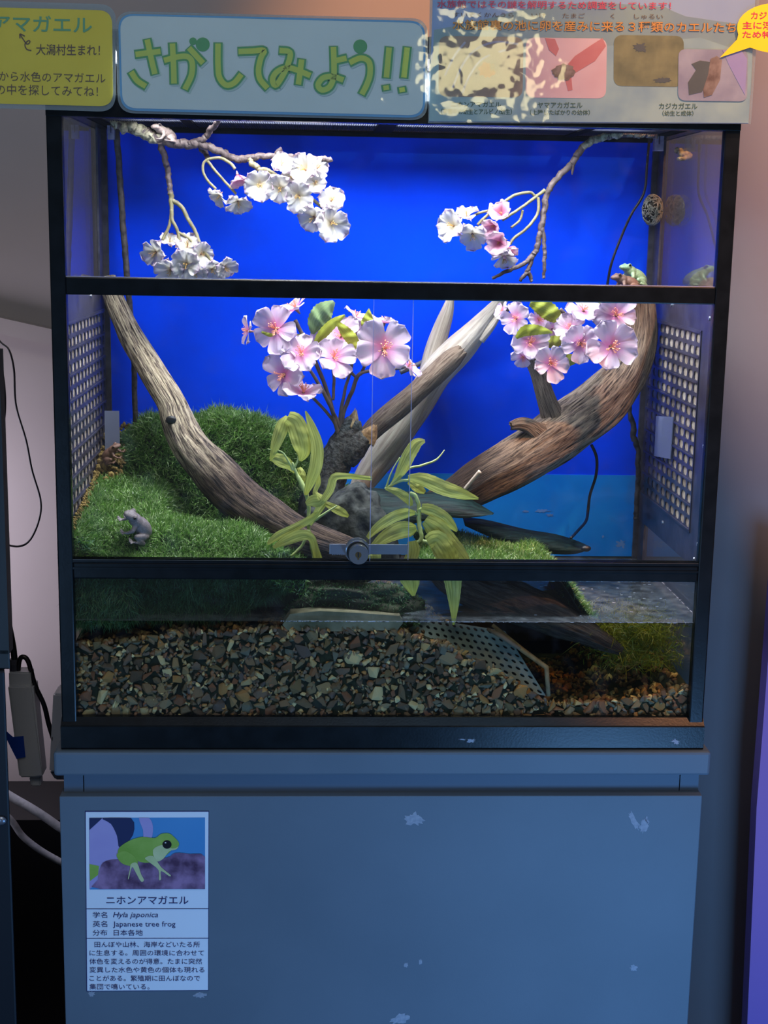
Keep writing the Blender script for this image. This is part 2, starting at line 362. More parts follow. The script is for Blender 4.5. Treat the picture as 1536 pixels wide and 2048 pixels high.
M['perf'] = pbr('blue_grey_plate', S3(104, 124, 134), S3(140, 156, 160), scale=30, rough=0.5)
M['perf_edge'] = pbr('brown_stained_edge', S3(112, 94, 64), S3(150, 132, 100), scale=60, rough=0.7)
STONES = [S3(128, 106, 80), S3(108, 94, 72), S3(150, 128, 92), S3(118, 100, 86), S3(98, 86, 72), S3(136, 98, 70), S3(176, 160, 118), S3(104, 108, 98), S3(84, 70, 54), S3(142, 130, 104), S3(124, 86, 62), S3(206, 192, 148), S3(112, 100, 70), S3(92, 82, 78), S3(164, 126, 76), S3(128, 116, 90)]
M['stone'] = pbr('gravel_stone', (0.85, 0.78, 0.66, 1), (1.4, 1.3, 1.12, 1), scale=120, rough=0.6, rand=STONES, bump=0.5, bscale=200)
M['petal_pink'] = ramp_uv('pink_petal', [(0.0, S3(226, 110, 172)), (0.25, S3(228, 158, 198)), (0.50, S3(224, 198, 214)), (1.0, S3(216, 204, 218))], trans=0.28, veins=0.35, vcol=S3(226, 176, 216))
M['petal_white'] = ramp_uv('cream_petal', [(0.0, S3(198, 180, 124)), (0.3, S3(210, 205, 186)), (0.75, S3(214, 211, 206)), (1.0, S3(214, 188, 206))], trans=0.35, veins=0.2, vcol=S3(240, 225, 235))
M['petal_rose'] = ramp_uv('rose_petal', [(0.0, S3(205, 95, 135)), (0.4, S3(212, 145, 172)), (1.0, S3(210, 190, 198))], trans=0.3, veins=0.2, vcol=S3(240, 170, 200))
M['stamen'] = pbr('orange_stamen', S3(245, 178, 150), S3(236, 150, 110), scale=300, rough=0.5)
M['stamen_y'] = pbr('ochre_stamen', S3(190, 150, 80), None, rough=0.5)
M['calyx'] = pbr('brown_calyx', S3(150, 110, 110), S3(120, 90, 84), scale=80, rough=0.5)
M['leaf_green'] = ramp_uv('silk_leaf_green', [(0, S3(110, 140, 80)), (1, S3(140, 165, 112))], axis=1, trans=0.3, veins=0.4, vcol=S3(176, 196, 140))
M['leaf_lime'] = ramp_uv('silk_leaf_lime', [(0, S3(140, 150, 40)), (1, S3(176, 184, 70))], axis=1, trans=0.35, veins=0.3, vcol=S3(200, 205, 110))
M['bamboo'] = ramp_uv('yellow_green_blade', [(0, S3(186, 192, 100)), (0.5, S3(204, 208, 112)), (1, S3(180, 188, 80))], axis=1, trans=0.35, veins=0.75, vcol=S3(128, 136, 52), bump=0.8, vs=9)
M['bamboo_stem'] = pbr('pale_green_stem', S3(150, 170, 96), S3(176, 190, 130), scale=90, rough=0.5)
M['frog_grey'] = pbr('grey_frog_skin', S3(84, 74, 76), S3(142, 132, 134), scale=70, rough=0.35, bump=0.3, bscale=200)
M['frog_beige'] = pbr('beige_frog_skin', S3(140, 116, 110), S3(196, 176, 166), scale=70, rough=0.35, bump=0.3, bscale=200)
M['frog_green'] = pbr('green_frog_skin', S3(110, 150, 110), S3(160, 184, 150), scale=40, rough=0.35, bump=0.2, bscale=200)
M['frog_brown'] = pbr('brown_frog_skin', S3(92, 62, 52), S3(140, 108, 92), scale=70, rough=0.4, bump=0.3, bscale=200)
M['eye'] = pbr('frog_eye', S3(20, 16, 14), None, rough=0.1)
M['nest'] = pbr('grey_fibre', S3(104, 100, 90), S3(150, 146, 134), scale=60, rough=0.8)
M['white_plastic'] = pbr('white_plastic', S3(188, 192, 204), None, rough=0.35)
M['hose'] = pbr('dusty_white_hose', S3(176, 182, 190), S3(206, 210, 216), scale=90, rough=0.6, bump=0.4)
M['blue_tape'] = pbr('blue_tape', S3(20, 66, 170), None, rough=0.5)
def flat(key, r, g, b, r2=None, scale=12, rough=0.5):
    M[key] = pbr(key, S3(r, g, b), S3(*r2) if r2 else None, scale=scale, rough=rough, spec=0.3); return M[key]
flat('card_yellow', 226, 200, 40, (232, 208, 56)); flat('card_white', 205, 216, 214, (210, 220, 218)); flat('edge_blue', 96, 160, 205)
flat('ink_teal', 100, 165, 120); flat('ink_brown', 92, 66, 44); flat('ink_green', 84, 160, 100); flat('ink_yellow', 200, 208, 84, (186, 206, 96), 25)
flat('ink_red', 205, 50, 90); flat('ink_orange', 222, 150, 50); flat('ink_dark', 40, 60, 60); flat('ink_navy', 40, 44, 100); flat('ink_darkgreen', 40, 86, 66)
flat('paper', 214, 226, 240); flat('sky_print', 140, 165, 205, (160, 185, 215), 5); flat('hill_print', 120, 148, 168, (140, 168, 165), 12)
flat('meadow_print', 128, 162, 178, (160, 190, 190), 18)
flat('photo_brown', 122, 108, 100, (170, 150, 132), 14); flat('photo_skin', 214, 172, 180, (232, 200, 204), 9); flat('photo_skin_dark', 196, 100, 104, (214, 140, 140), 14)
flat('photo_moss', 100, 104, 70, (140, 140, 96), 30); flat('photo_grey', 140, 140, 165, (170, 172, 190), 26); flat('photo_darkgreen', 62, 72, 76, (82, 92, 92), 20)
flat('photo_frog_brown', 96, 70, 60, (160, 140, 130), 60); flat('photo_amber', 196, 110, 60, (150, 90, 60), 20)
flat('photo_blue', 60, 130, 190, (84, 150, 205), 3); flat('photo_navy', 34, 44, 86); flat('photo_mauve', 150, 140, 200, (176, 170, 214), 5); flat('photo_bark', 74, 50, 80, (150, 120, 160), 40)
flat('photo_frog', 120, 160, 60, (152, 186, 90), 20); flat('photo_frog_pale', 196, 206, 160, (170, 188, 130), 30); flat('photo_black', 14, 14, 20); flat('photo_white', 226, 230, 236)
M['film'] = glass('laminate_film', tint=(0.93, 0.95, 0.95, 1), rough=0.05, bump=0.75, bscale=13, haze=0.03, hcol=(0.7, 0.75, 0.75, 1))
M['film_edge'] = glass('laminate_margin', tint=(0.82, 0.86, 0.87, 1), rough=0.1, bump=0.3, bscale=20, haze=0.14, hcol=(0.7, 0.8, 0.85, 1))

# ================================================================== THE SETTING
def struct(name, b, mat, parent=None, **k):
    return b.build(name, mat, parent, kind='structure', **k) if parent is None else b.build(name, mat, parent, **k)
FLOOR = -0.82
struct('floor', MB().box(-3.2, 3.2, -3.6, 1.2, FLOOR-0.05, FLOOR), M['floor'])
struct('wall_back', MB().box(-3.2, 3.2, 0.80, 0.90, FLOOR, 2.6), M['wall'])
# sloped ledge on the back wall
a0, a1 = P(-60, 650, 0.8), P(190, 706, 0.8); b0, b1 = P(-60, 630, 0.8), P(190, 690, 0.8)
t = MB(); t.prism([a0, a1, a1+Vector((0, 0, 0.030)), a0+Vector((0, 0, 0.030))], (0, -1, 0), -0.035)
struct('trim_1', t, M['wall'])
# round pillar to the right of the stand
t = MB(); pc = Vector((1.245, 0.62, 0)); t.tube([(1.235, 0.60, FLOOR), (1.235, 0.60, 2.6)], 0.30, 96)
o = struct('wall_right', t, M['pillar'], smooth=False); o.data.polygons.foreach_set('use_smooth', [len(p.vertices) == 4 for p in o.data.polygons])

# ================================================================== STAND
W = 0.90; D = 0.42
st = thing('display_stand', 'blue grey laminate cabinet stand carrying the terrarium', 'cabinet', (0.45, 0.2, FLOOR))
MB().box(-0.0105, 0.9105, -0.0145, 0.455, -0.0358, -0.0002, bev=0.004).build('top_slab', M['stand'], st, smooth=False)
MB().box(-0.004, 0.902, -0.0125, 0.44, FLOOR, -0.066, bev=0.0012).build('door_panel', M['stand'], st)
g = MB(); g.box(0.000, 0.0265, 0.004, 0.44, -0.066, -0.0358); g.box(0.028, 0.872, 0.004, 0.44, -0.066, -0.0358); g.box(0.8735, 0.900, 0.004, 0.44, -0.066, -0.0358)
g.box(0.02, 0.88, 0.02, 0.43, -0.066, -0.0358); g.build('recess_strip', M['stand_recess'], st)
def blob(cx, cy, rx, ry, Y, seed, n=26, rag=0.5, rot=0):
    rr = random.Random(seed); pts = []
    for k in range(n):
        a = -2*math.pi*k/n; q = 1-rag*rr.random(); x, y = rx*q*math.cos(a), ry*q*math.sin(a)
        pts.append(P(cx+x*math.cos(rot)-y*math.sin(rot), cy+x*math.sin(rot)+y*math.cos(rot), Y))
    return pts
for i, (x, y, rx, ry, ro) in enumerate([(829, 1638, 24, 16, 0), (1268, 1642, 8, 26, -0.5), (1288, 1652, 10, 18, 0.4), (812, 1930, 5, 6, 0), (841, 1924, 4, 7, 0), (1268, 1936, 10, 8, 0), (800, 2038, 24, 12, -0.4), (1294, 1640, 4, 9, -.3)]):
    MB().prism(blob(x, y, rx, ry, -0.0128, i+5, rot=ro), (0, -1, 0), 0.0004).build('tape_residue', M['residue'], st)
for i, (x, y, rx, ry) in enumerate([(183, 1988, 8, 7), (400, 1990, 16, 7)]):
    MB().prism(blob(x, y, rx, ry, -0.0128, i+40), (0, -1, 0), 0.0004).build('tape_residue', M['residue'], st)

# ================================================================== TERRARIUM
te = thing('terrarium', 'large black framed glass terrarium with blue backdrop standing on the grey stand', 'terrarium', (0.45, 0.21, 0))
IP = 0.0203; H = 0.857; HL = 0.8625
def post(x0, x1, y0, y1):
    MB().box(x0, x1, y0, y1, 0.036, H, bev=0.002).build('corner_post', M['frame'], te)
post(0, IP, 0, 0.016); post(W-IP, W, 0, 0.016)
# back corner profile: grey L strips inside
for sx in (0, 1):
    b = MB(); x = 0.0 if sx == 0 else W
    s = 1 if sx == 0 else -1
    xa, xb = sorted((x+s*0.0065, x+s*0.018)); b.box(xa, xb, D-0.006, D, 0.0, HL)
    xa, xb = sorted((x+s*0.0065, x+s*0.0095)); b.box(xa, xb, D-0.042, D-0.006, 0.0, HL)
    b.build('corner_seal', M['silicone'], te)
    b = MB(); xa, xb = sorted((x, x+s*0.006)); b.box(xa, xb, D, D+0.012, 0.036, HL, bev=0.001); b.build('corner_post', M['frame'], te)
# base and top frame
b = MB()
prof = [(-0.004, 0.0), (-0.006, 0.003), (-0.006, 0.0335), (-0.004, 0.0350), (0.0055, 0.0440), (0.016, 0.0440), (0.016, 0.0)]
V = [Vector((-0.001, p[0], p[1])) for p in prof]+[Vector((W+0.001, p[0], p[1])) for p in prof]; n = len(prof)
b.add(V, [tuple(range(n)), tuple(range(2*n-1, n-1, -1))]+[(i, i+n, (i+1) % n+n, (i+1) % n) for i in range(n)])
b.box(-0.001, 0.012, 0.016, D+0.015, 0, 0.04, bev=0.001); b.box(W-0.012, W+0.001, 0.016, D+0.015, 0, 0.04, bev=0.001); b.box(0.012, W-0.012, D+0.003, D+0.015, 0, 0.04)
b.box(0.012, W-0.012, 0.016, D, 0.001, 0.012)
b.build('base_frame', M['frame'], te)
for x, y, rx, ry in ((942, 1481, 12, 6), (1352, 1483, 11, 6), (925, 1479, 10, 2)):
    MB().prism(blob(x, y, rx, ry, -0.0062, int(x), rag=0.7), (0, -1, 0), 0.0003).build('tape_residue', M['residue'], te)
b = MB(); b.box(0, W, -0.001, 0.022, H-0.0065, H+0.022, bev=0.001); b.box(0, 0.022, 0.022, D+0.012, HL, HL+0.016); b.box(W-0.022, W, 0.022, D+0.012, HL, HL+0.016); b.box(0.022, W-0.022, D-0.012, D+0.012, HL-0.003, HL+0.016)
b.build('top_frame', M['frame'], te)
# rails
MB().box(IP, W-IP, 0.0005, 0.016, 0.6250, 0.6480, bev=0.0015).build('middle_rail', M['frame'], te)
MB().box(IP, W-IP, 0.004, 0.0075, 0.6480, 0.6488).build('glass_edge', M['glass_edge'], te)  # pale strip; highlight on the pane's lower edge put into its colour
b = MB(); b.box(IP, W-IP, 0.0005, 0.018, 0.2425, 0.2655, bev=0.002); b.box(IP, W-IP, 0.0, 0.0022, 0.2655, 0.2690); b.box(IP, W-IP, 0.0075, 0.0095, 0.2655, 0.2696); b.box(IP, W-IP, 0.0150, 0.017, 0.2655, 0.2700)
b.box(IP, W-IP, -0.0004, 0.0006, 0.2560, 0.2590)
b.build('lower_rail', M['frame'], te)
b = MB(); b.box(IP, W-IP, 0.0010, 0.0016, 0.2690, 0.2694); b.build('rail_highlight_strip', M['screw'], te)
# glass panes
MB().box(IP, W-IP, 0.0045, 0.0085, 0.6484, H-0.006).build('upper_front_pane', M['glass'], te)
xl = P(821, 860, 0.0125).x; xr = P(744, 860, 0.0055).x
MB().box(IP, xl, 0.0105, 0.0145, 0.2690, 0.6250).build('sliding_door', M['glass_door'], te)
MB().box(xr, W-IP, 0.0030, 0.0070, 0.2680, 0.6250).build('sliding_door', M['glass_door'], te)
MB().box(xl, xl+0.0006, 0.0105, 0.0145, 0.2690, 0.6250).build('glass_edge', M['glass_edge'], te)
MB().box(xr-0.0006, xr, 0.0030, 0.0070, 0.2680, 0.6250).build('glass_edge', M['glass_edge'], te)
MB().box(IP, W-IP, 0.0085, 0.0100, 0.0425, 0.2430).build('lower_front_pane', M['glass'], te)
MB().box(0.0005, 0.0060, 0.016, D, 0.036, HL).build('side_pane', M['glass'], te)
MB().box(W-0.0060, W-0.0005, 0.016, D, 0.036, HL).build('side_pane', M['glass'], te)
# back: blue panels
zs = 0.3225
MB().box(0.006, W-0.006, D, D+0.003, zs, HL).build('backdrop', M['blue'], te)
MB().box(0.006, W-0.006, D-0.0012, D+0.003, 0.184, zs).build('lower_backdrop', M['blue_low'], te)
MB().box(0.006, W-0.006, D-0.0006, D+0.003, 0.036, 0.184).build('dark_back_panel', M['underwater'], te)
for x, y, rx, ry in ((1085, 1021, 18, 5), (1052, 1023, 9, 3), (1100, 1030, 10, 4), (1242, 1088, 12, 10), (1206, 1073, 3, 4)):
    MB().prism(blob(x, y, rx, ry, D-0.0016, int(x)+1, rag=0.7), (0, -1, 0), 0.0002).build('lime_smudge', pbr('lime_smudge', (0.12, 0.28, 0.66, 1), None, rough=0.7), te)

# side grilles: plate with rounded holes, card behind
def grille(xin, s, y0, y1, z0, z1, rows, cols, plate):
    """s: +1 the plate faces +x (left wall), -1 it faces -x"""
    th = 0.0018; b = MB(); dy = (y1-y0)/cols; dz = (z1-z0)/rows
    xo = xin-s*th
    for i in range(cols):
        for j in range(rows):
            ya, za = y0+i*dy, z0+j*dz; cy, cz = ya+dy/2, za+dz/2
            outer = [(ya, za), (cy, za), (ya+dy, za), (ya+dy, cz), (ya+dy, za+dz), (cy, za+dz), (ya, za+dz), (ya, cz)]
            hw, hh = dy*0.41, dz*0.38
            inner = [(cy-hw*.8, cz-hh*.8), (cy, cz-hh), (cy+hw*.8, cz-hh*.8), (cy+hw, cz), (cy+hw*.8, cz+hh*.8), (cy, cz+hh), (cy-hw*.8, cz+hh*.8), (cy-hw, cz)]
            vs = [(xin, a, c) for a, c in outer]+[(xin, a, c) for a, c in inner]+[(xo, a, c) for a, c in inner]
            fs = []
            for k in range(8):
                k2 = (k+1) % 8; fs.append((k, k2, 8+k2, 8+k)); fs.append((8+k, 8+k2, 16+k2, 16+k))
            b.add(vs, fs)
    gr = b.build('grille', M['grille'], te)
    b = MB()
    for j in range(0, rows+1, 2):
        z = z0+j*dz; xa, xb = sorted((xin, xin+s*0.0022)); b.box(xa, xb, y0, y1, z-0.0012, z+0.0012)
    b.build('grille_rib', M['grille'], gr)
    xa, xb = sorted((xo, xo-s*0.0015)); MB().box(xa, xb, y0, y1, z0, z1).build('filter_card', M['filter'], gr)
    py0, py1, pz0, pz1 = plate; xa, xb = sorted((xin, xin-s*0.004)); b = MB()
    b.box(xa, xb, py0, y0, pz0, pz1); b.box(xa, xb, y1, py1, pz0, pz1); b.box(xa, xb, y0, y1, z1, pz1); b.box(xa, xb, y0, y1, pz0, z0)
    pl = b.build('vent_plate', M['grille'], te)
    b = MB(); xa, xb = sorted((xin, xin+s*0.0015))
    b.box(xa, xb, y0-0.004, y0, z0, z1); b.box(xa, xb, y0-0.004, y1, z1, z1+0.003); b.box(xa, xb, y0-0.004, y1, z0-0.003, z0)
    b.build('plate_lip', M['grille'], pl)
    for (yy, zz) in ((0.055, pz1-0.020), (0.04, pz1-0.055), (0.27, pz1-0.012), (0.045, z0+0.13), (0.045, z0-0.01), (0.06, z0-0.035), (0.25, z0-0.02)):
        sc = MB(); sc.cyl((xin, yy, zz), (s, 0, 0), 0.0032, 0.0018, 12, r2=0.0024); sc.build('screw', M['screw'], pl)
    return gr
grille(W-0.0105, -1, 0.094, 0.400, 0.297, 0.5815, 16, 10, (0.018, 0.412, 0.249, 0.6235))
grille(0.0105, 1, 0.060, 0.400, 0.297, 0.5825, 16, 11, (0.018, 0.412, 0.265, 0.6235))
# tabs on grilles
def quad(pts, th, n): return MB().prism(pts, n, th)
p1, p2, p3, p4 = [PX(*q, W-0.0135) for q in ((1312, 832), (1346, 834), (1340, 918), (1308, 912))]
quad([p4, p3, p2, p1], 0.0015, (-1, 0, 0)).build('plastic_tab', M['tab'], te)
p1 = P(209, 822, 0.33); p2 = P(238, 822, 0.33); p3 = P(240, 910, 0.33); p4 = P(210, 908, 0.33)
quad([p1, p4, p3, p2], 0.002, (0, -1, 0)).build('plastic_tab', M['tab'], te)

# frosted clips hanging from the top frame
def clip(x, y0px, y1px, Y, wpx):
    a = P(x-wpx/2, y1px, Y); c = P(x+wpx/2, y1px, Y); top = P(x, y0px, Y).z
    wd = (c.x-a.x); z0 = a.z; b = MB()
    top = HL+.002; b.box(a.x, a.x+wd*0.42, Y-0.006, Y+0.006, z0, top); b.box(c.x-wd*0.42, c.x, Y-0.006, Y+0.006, z0, top)
    b.box(a.x+wd*.42, c.x-wd*.42, Y-0.006, Y+0.006, z0, z0+(top-z0)*0.45)
    b.build('lid_clip', M['clip'], te)
clip(223, 232, 279, 0.36, 14); clip(1316, 254, 302, 0.33, 18)
# lid: frame and wire mesh
ld = MB(); z = HL+0.002
for (x0, x1, y0, y1) in ((0.022, 0.878, 0.022, 0.034), (0.022, 0.878, 0.392, 0.408), (0.022, 0.034, 0.03, 0.40), (0.866, 0.878, 0.03, 0.40), (0.435, 0.462, 0.03, 0.40), (0.15, 0.165, .03, .4), (0.735, 0.75, .03, .4)):
    ld.box(x0, x1, y0, y1, z, z+0.006)
lid = ld.build('lid_frame', M['lid'], te)
g = MB(); x = 0.036
while x < 0.866: g.box(x, x+0.0008, 0.034, 0.392, z+0.002, z+0.0028); x += 0.0034
y = 0.036
while y < 0.392: g.box(0.034, 0.866, y, y+0.0008, z+0.0028, z+0.0036); y += 0.0034
g.build('wire_mesh', M['mesh'], lid)
# lock
lk = P(716, 1103, -0.004)
b = MB(); b.cyl((lk.x-0.001, 0.0030, lk.z+0.001), (0, -1, 0), 0.0172, 0.006, 40); b.cyl((lk.x-0.001, -0.003, lk.z+0.0005), (0, -1, 0), 0.0158, 0.006, 40, r2=0.0150)
b.cyl((lk.x+0.0005, -0.009, lk.z-0.001), (0, -1, 0), 0.0138, 0.012, 40, r2=0.0132)
lo = b.build('lock', M['chrome'], te)
b = MB(); b.cyl((lk.x-0.0006, -0.0088, lk.z), (0, -1, 0), 0.0150, 0.0016, 40); b.build('collar', M['black'], lo)
b = MB(); b.box(lk.x-0.0012, lk.x+0.0012, -0.0216, -0.0212, lk.z-0.0075, lk.z+0.003); b.cyl((lk.x, -0.0211, lk.z-0.001), (0, -1, 0), 0.0042, 0.0004, 20); b.build('keyhole', M['brass'], lo)
b = MB(); b.box(lk.x-0.0009, lk.x+0.0009, -0.0219, -0.0217, lk.z-0.004, lk.z+0.003); b.build('key_slot', M['black'], lo)
xa = P(659, 1100, 0.009).x; xb = P(815, 1100, 0.009).x; zt = P(700, 1088, 0.009).z; zb = P(700, 1108, 0.009).z
b = MB(); b.box(xa, xb, 0.0078, 0.0098, zb, zt, bev=0.0004)
x = xa+0.003
while x < lk.x-0.012: b.prism([(x, 0.0078, zb), (x+0.0012, 0.0078, zb-0.0018), (x+0.0024, 0.0078, zb)], (0, -1, 0), 0.002); x += 0.0024
b.build('ratchet_bar', M['screw'], lo)

# lamp housing on the lid (the source of the light above is its tube)
lh = thing('lamp_hood', 'flat black lamp hood lying on the terrarium lid behind the signs', 'lamp', (0.45, 0.19, HL+0.016))
b = MB(); b.box(0.07, 0.83, 0.10, 0.28, 0.950, 0.972, bev=0.003); b.build('hood', M['black'], lh)
MB().box(0.07, 0.83, 0.272, 0.28, HL+0.016, 0.950).build('hood_spill_shield', M['black'], lh)  # unseen back panel added to keep lamp spill off the wall
for xx in (0.07, 0.815): MB().box(xx, xx+0.015, 0.10, 0.27, HL+0.016, 0.950).build('hood_foot', M['black'], lh)  # feet run full depth as side panels against lamp spill

# water
b = MB(); zw = 0.1815
nx, ny = 160, 80; vs = []; fs = []
x0, x1, y0, y1 = 0.0062, W-0.0062, 0.0102, D-0.0008
for j in range(ny+1):
    for i in range(nx+1):
        x = x0+(x1-x0)*i/nx; y = y0+(y1-y0)*j/ny
        vs.append((x, y, zw+0.0005*mn.noise(Vector((x*40, y*60, 3)))))
def vi(i, j): return j*(nx+1)+i
for j in range(ny):
    for i in range(nx): fs.append((vi(i, j), vi(i+1, j), vi(i+1, j+1), vi(i, j+1)))
rim = [vi(i, 0) for i in range(nx+1)]+[vi(nx, j) for j in range(1, ny+1)]+[vi(i, ny) for i in range(nx-1, -1, -1)]+[vi(0, j) for j in range(ny-1, 0, -1)]
nb = len(vs)
for r in rim: vs.append((vs[r][0], vs[r][1], 0.0135))
for k in range(len(rim)):
    k2 = (k+1) % len(rim); fs.append((rim[k], nb+k, nb+k2, rim[k2]))
fs.append(tuple(nb+k for k in range(len(rim)-1, -1, -1)))
mt, nt, N, L, B = nmat('pond_water'); N.remove(B)
tr = N.new('ShaderNodeBsdfTransparent'); gl = N.new('ShaderNodeBsdfGlossy'); gl.inputs['Roughness'].default_value = 0.03
tc = N.new('ShaderNodeTexCoord'); nz = N.new('ShaderNodeTexNoise'); nz.inputs['Scale'].default_value = 70; nz.inputs['Detail'].default_value = 4; L.new(tc.outputs['Object'], nz.inputs['Vector'])
bp = N.new('ShaderNodeBump'); bp.inputs['Strength'].default_value = 0.5; bp.inputs['Distance'].default_value = 0.002; L.new(nz.outputs[0], bp.inputs['Height']); L.new(bp.outputs[0], gl.inputs['Normal'])
ge = N.new('ShaderNodeNewGeometry'); sp = N.new('ShaderNodeSeparateXYZ'); L.new(ge.outputs['True Normal'], sp.inputs[0])
ab = N.new('ShaderNodeMath'); ab.operation = 'ABSOLUTE'; L.new(sp.outputs[2], ab.inputs[0])
mr = N.new('ShaderNodeMapRange'); mr.inputs['To Min'].default_value = 1.33; mr.inputs['To Max'].default_value = 1/1.33; L.new(ge.outputs['Backfacing'], mr.inputs[0])
fr = N.new('ShaderNodeFresnel'); L.new(mr.outputs[0], fr.inputs['IOR']); L.new(bp.outputs[0], fr.inputs['Normal'])
ml = N.new('ShaderNodeMath'); ml.operation = 'MULTIPLY'; L.new(fr.outputs[0], ml.inputs[0])
gt = N.new('ShaderNodeMath'); gt.operation = 'GREATER_THAN'; gt.inputs[1].default_value = 0.7; L.new(ab.outputs[0], gt.inputs[0]); L.new(gt.outputs[0], ml.inputs[1])
ms = N.new('ShaderNodeMixShader'); L.new(ml.outputs[0], ms.inputs[0]); L.new(tr.outputs[0], ms.inputs[1]); L.new(gl.outputs[0], ms.inputs[2]); df = N.new('ShaderNodeBsdfDiffuse'); df.inputs[0].default_value = (0.20, 0.24, 0.28, 1); mf = N.new('ShaderNodeMixShader')
n3 = N.new('ShaderNodeTexNoise'); n3.inputs['Scale'].default_value = 60; n3.inputs['Detail'].default_value = 6; L.new(tc.outputs['Object'], n3.inputs['Vector'])
r3 = N.new('ShaderNodeValToRGB'); r3.color_ramp.elements[0].position = .3; r3.color_ramp.elements[0].color = (.05, .05, .05, 1); r3.color_ramp.elements[1].position = .75; r3.color_ramp.elements[1].color = (.40, .40, .40, 1); L.new(n3.outputs[0], r3.inputs[0])
m3 = N.new('ShaderNodeMath'); m3.operation = 'MULTIPLY'; L.new(r3.outputs[0], m3.inputs[0]); L.new(gt.outputs[0], m3.inputs[1]); L.new(m3.outputs[0], mf.inputs[0])
L.new(ms.outputs[0], mf.inputs[1]); L.new(df.outputs[0], mf.inputs[2]); L.new(mf.outputs[0], N['Material Output'].inputs['Surface'])
va = N.new('ShaderNodeVolumeAbsorption'); va.inputs['Color'].default_value = (0.56, 0.55, 0.22, 1); va.inputs['Density'].default_value = 7.0; L.new(va.outputs[0], N['Material Output'].inputs['Volume'])
wt = mesh('water', vs, fs, mt, label='shallow murky water in the bottom of the terrarium', cat='water', kind='stuff', smooth=False)
b = MB(); rm_ = random.Random(2)
for k in range(330):
    x = rm_.uniform(.30, .885) if k % 3 else rm_.uniform(.62, .885); l_ = rm_.uniform(.001, .006); b.box(x, min(x+l_, .888), .0101, .0106, zw-.0004, zw+rm_.uniform(.0002, .0008))
for k in range(90):
    y = rm_.uniform(.02, .30); b.box(W-.0075, W-.0063, y, y+rm_.uniform(.001, .003), zw-.0003, zw+.0006)
for k in range(60):
    x = rm_.uniform(.66, .87); y = rm_.uniform(.02, .30); b.box(x, x+rm_.uniform(.001, .005), y, y+rm_.uniform(.0008, .002), zw-.0002, zw+.0006)
b.build('meniscus', pbr('painted_glint', S3(170, 178, 196), None, rough=.2), wt, kind='stuff')  # pale bits: glints of water line and surface put into their colour

# ================================================================== DRIFTWOOD AND STONES
def log(name, pts, mat, parent=None, amp=0.10, lump=0.10, fa=3.2, fv=9, seg=56, step=0.0028, seed=0, crack=None, ragged=0.0, **kw):
    W3 = []
    for (x, y, Y, r) in pts:
        p = P(x, y, Y); W3.append((p.x, p.z, p.y, r*pxm(Y)))
    A = np.array(W3); L_ = np.linalg.norm(np.diff(A[:, :3], axis=0), axis=1).sum()
    C = cat_rom(W3, max(6, int(L_/step)))
    cen = [Vector((c[0], c[2], c[1])) for c in C]; rad = [max(0.0006, c[3]) for c in C]
    n = len(cen); V = []; UV = []; up = Vector((0.001, 1, 0.001)); dist = 0
    off = Vector((seed*3.1, seed*1.7, 0))
    for i in range(n):
        tg = (cen[min(i+1, n-1)]-cen[max(i-1, 0)]).normalized()
        if i: dist += (cen[i]-cen[i-1]).length
        u_ = (up-tg*up.dot(tg)).normalized(); sd = tg.cross(u_)
        for k in range(seg+1):
            a = 2*math.pi*(k % seg)/seg; ca, sa = math.cos(a), math.sin(a)
            g1 = mn.noise(Vector((ca*fa, sa*fa, dist*fv))+off); g2 = mn.noise(Vector((ca*fa*2.3, sa*fa*2.3, dist*fv*2))+off)
            lo_ = mn.noise(Vector((ca*0.9, sa*0.9, dist*14))+off)
            rr = rad[i]*(1+lump*lo_-amp*(1-abs(g1)*2.2)*0.6+amp*0.5*g2)
            if crack and abs(k/seg-crack[0]) < 0.012 and crack[1] < dist < crack[2]: rr *= 0.86
            p = cen[i]+(u_*ca+sd*sa)*rr
            if ragged and (i < 5 or i >= n-5):
                e = 1 if i >= n-5 else -1
                q = mn.noise(Vector((ca*3, sa*3, 9+seed)))
                p = p+tg*e*q*ragged*(1 if i in (0, n-1) else 0.6)
            V.append(p); UV.append((k/seg, dist))
    s1 = seg+1; F_ = [(i*s1+k, i*s1+k+1, (i+1)*s1+k+1, (i+1)*s1+k) for i in range(n-1) for k in range(seg)]
    V.append(cen[0]); UV.append((0, 0)); V.append(cen[-1]); UV.append((0, dist))
    F_ += [(len(V)-2, k+1, k) for k in range(seg)]+[(len(V)-1, (n-1)*s1+k, (n-1)*s1+k+1) for k in range(seg)]
    return mesh(name, V, F_, mat, parent, uv=UV, smooth=True, **kw)
def rock(name, c, r, mat, seed=0, parent=None, sub=4, ang=0.35, rot=0, **kw):
    bm = bmesh.new(); bmesh.ops.create_icosphere(bm, subdivisions=sub, radius=1); Rm = Matrix.Rotation(rot, 3, 'Y'); c = Vector(c)
    for v in bm.verts:
        d = v.co.normalized(); q = 1+ang*0.7*mn.noise(d*1.3+Vector((seed, 0, 0)))+ang*0.35*mn.noise(d*3+Vector((0, seed, 0)))+ang*0.12*mn.noise(d*9)
        e = Vector((math.copysign(abs(d.x)**0.75, d.x), math.copysign(abs(d.y)**0.75, d.y), math.copysign(abs(d.z)**0.75, d.z)))
        v.co = Rm @ Vector((e.x*r[0]*q, e.y*r[1]*q, e.z*r[2]*q))
    V = [v.co+c for v in bm.verts]; F_ = [[v.index for v in f.verts] for f in bm.faces]; bm.free()
    return mesh(name, V, F_, mat, parent, smooth=True, **kw)

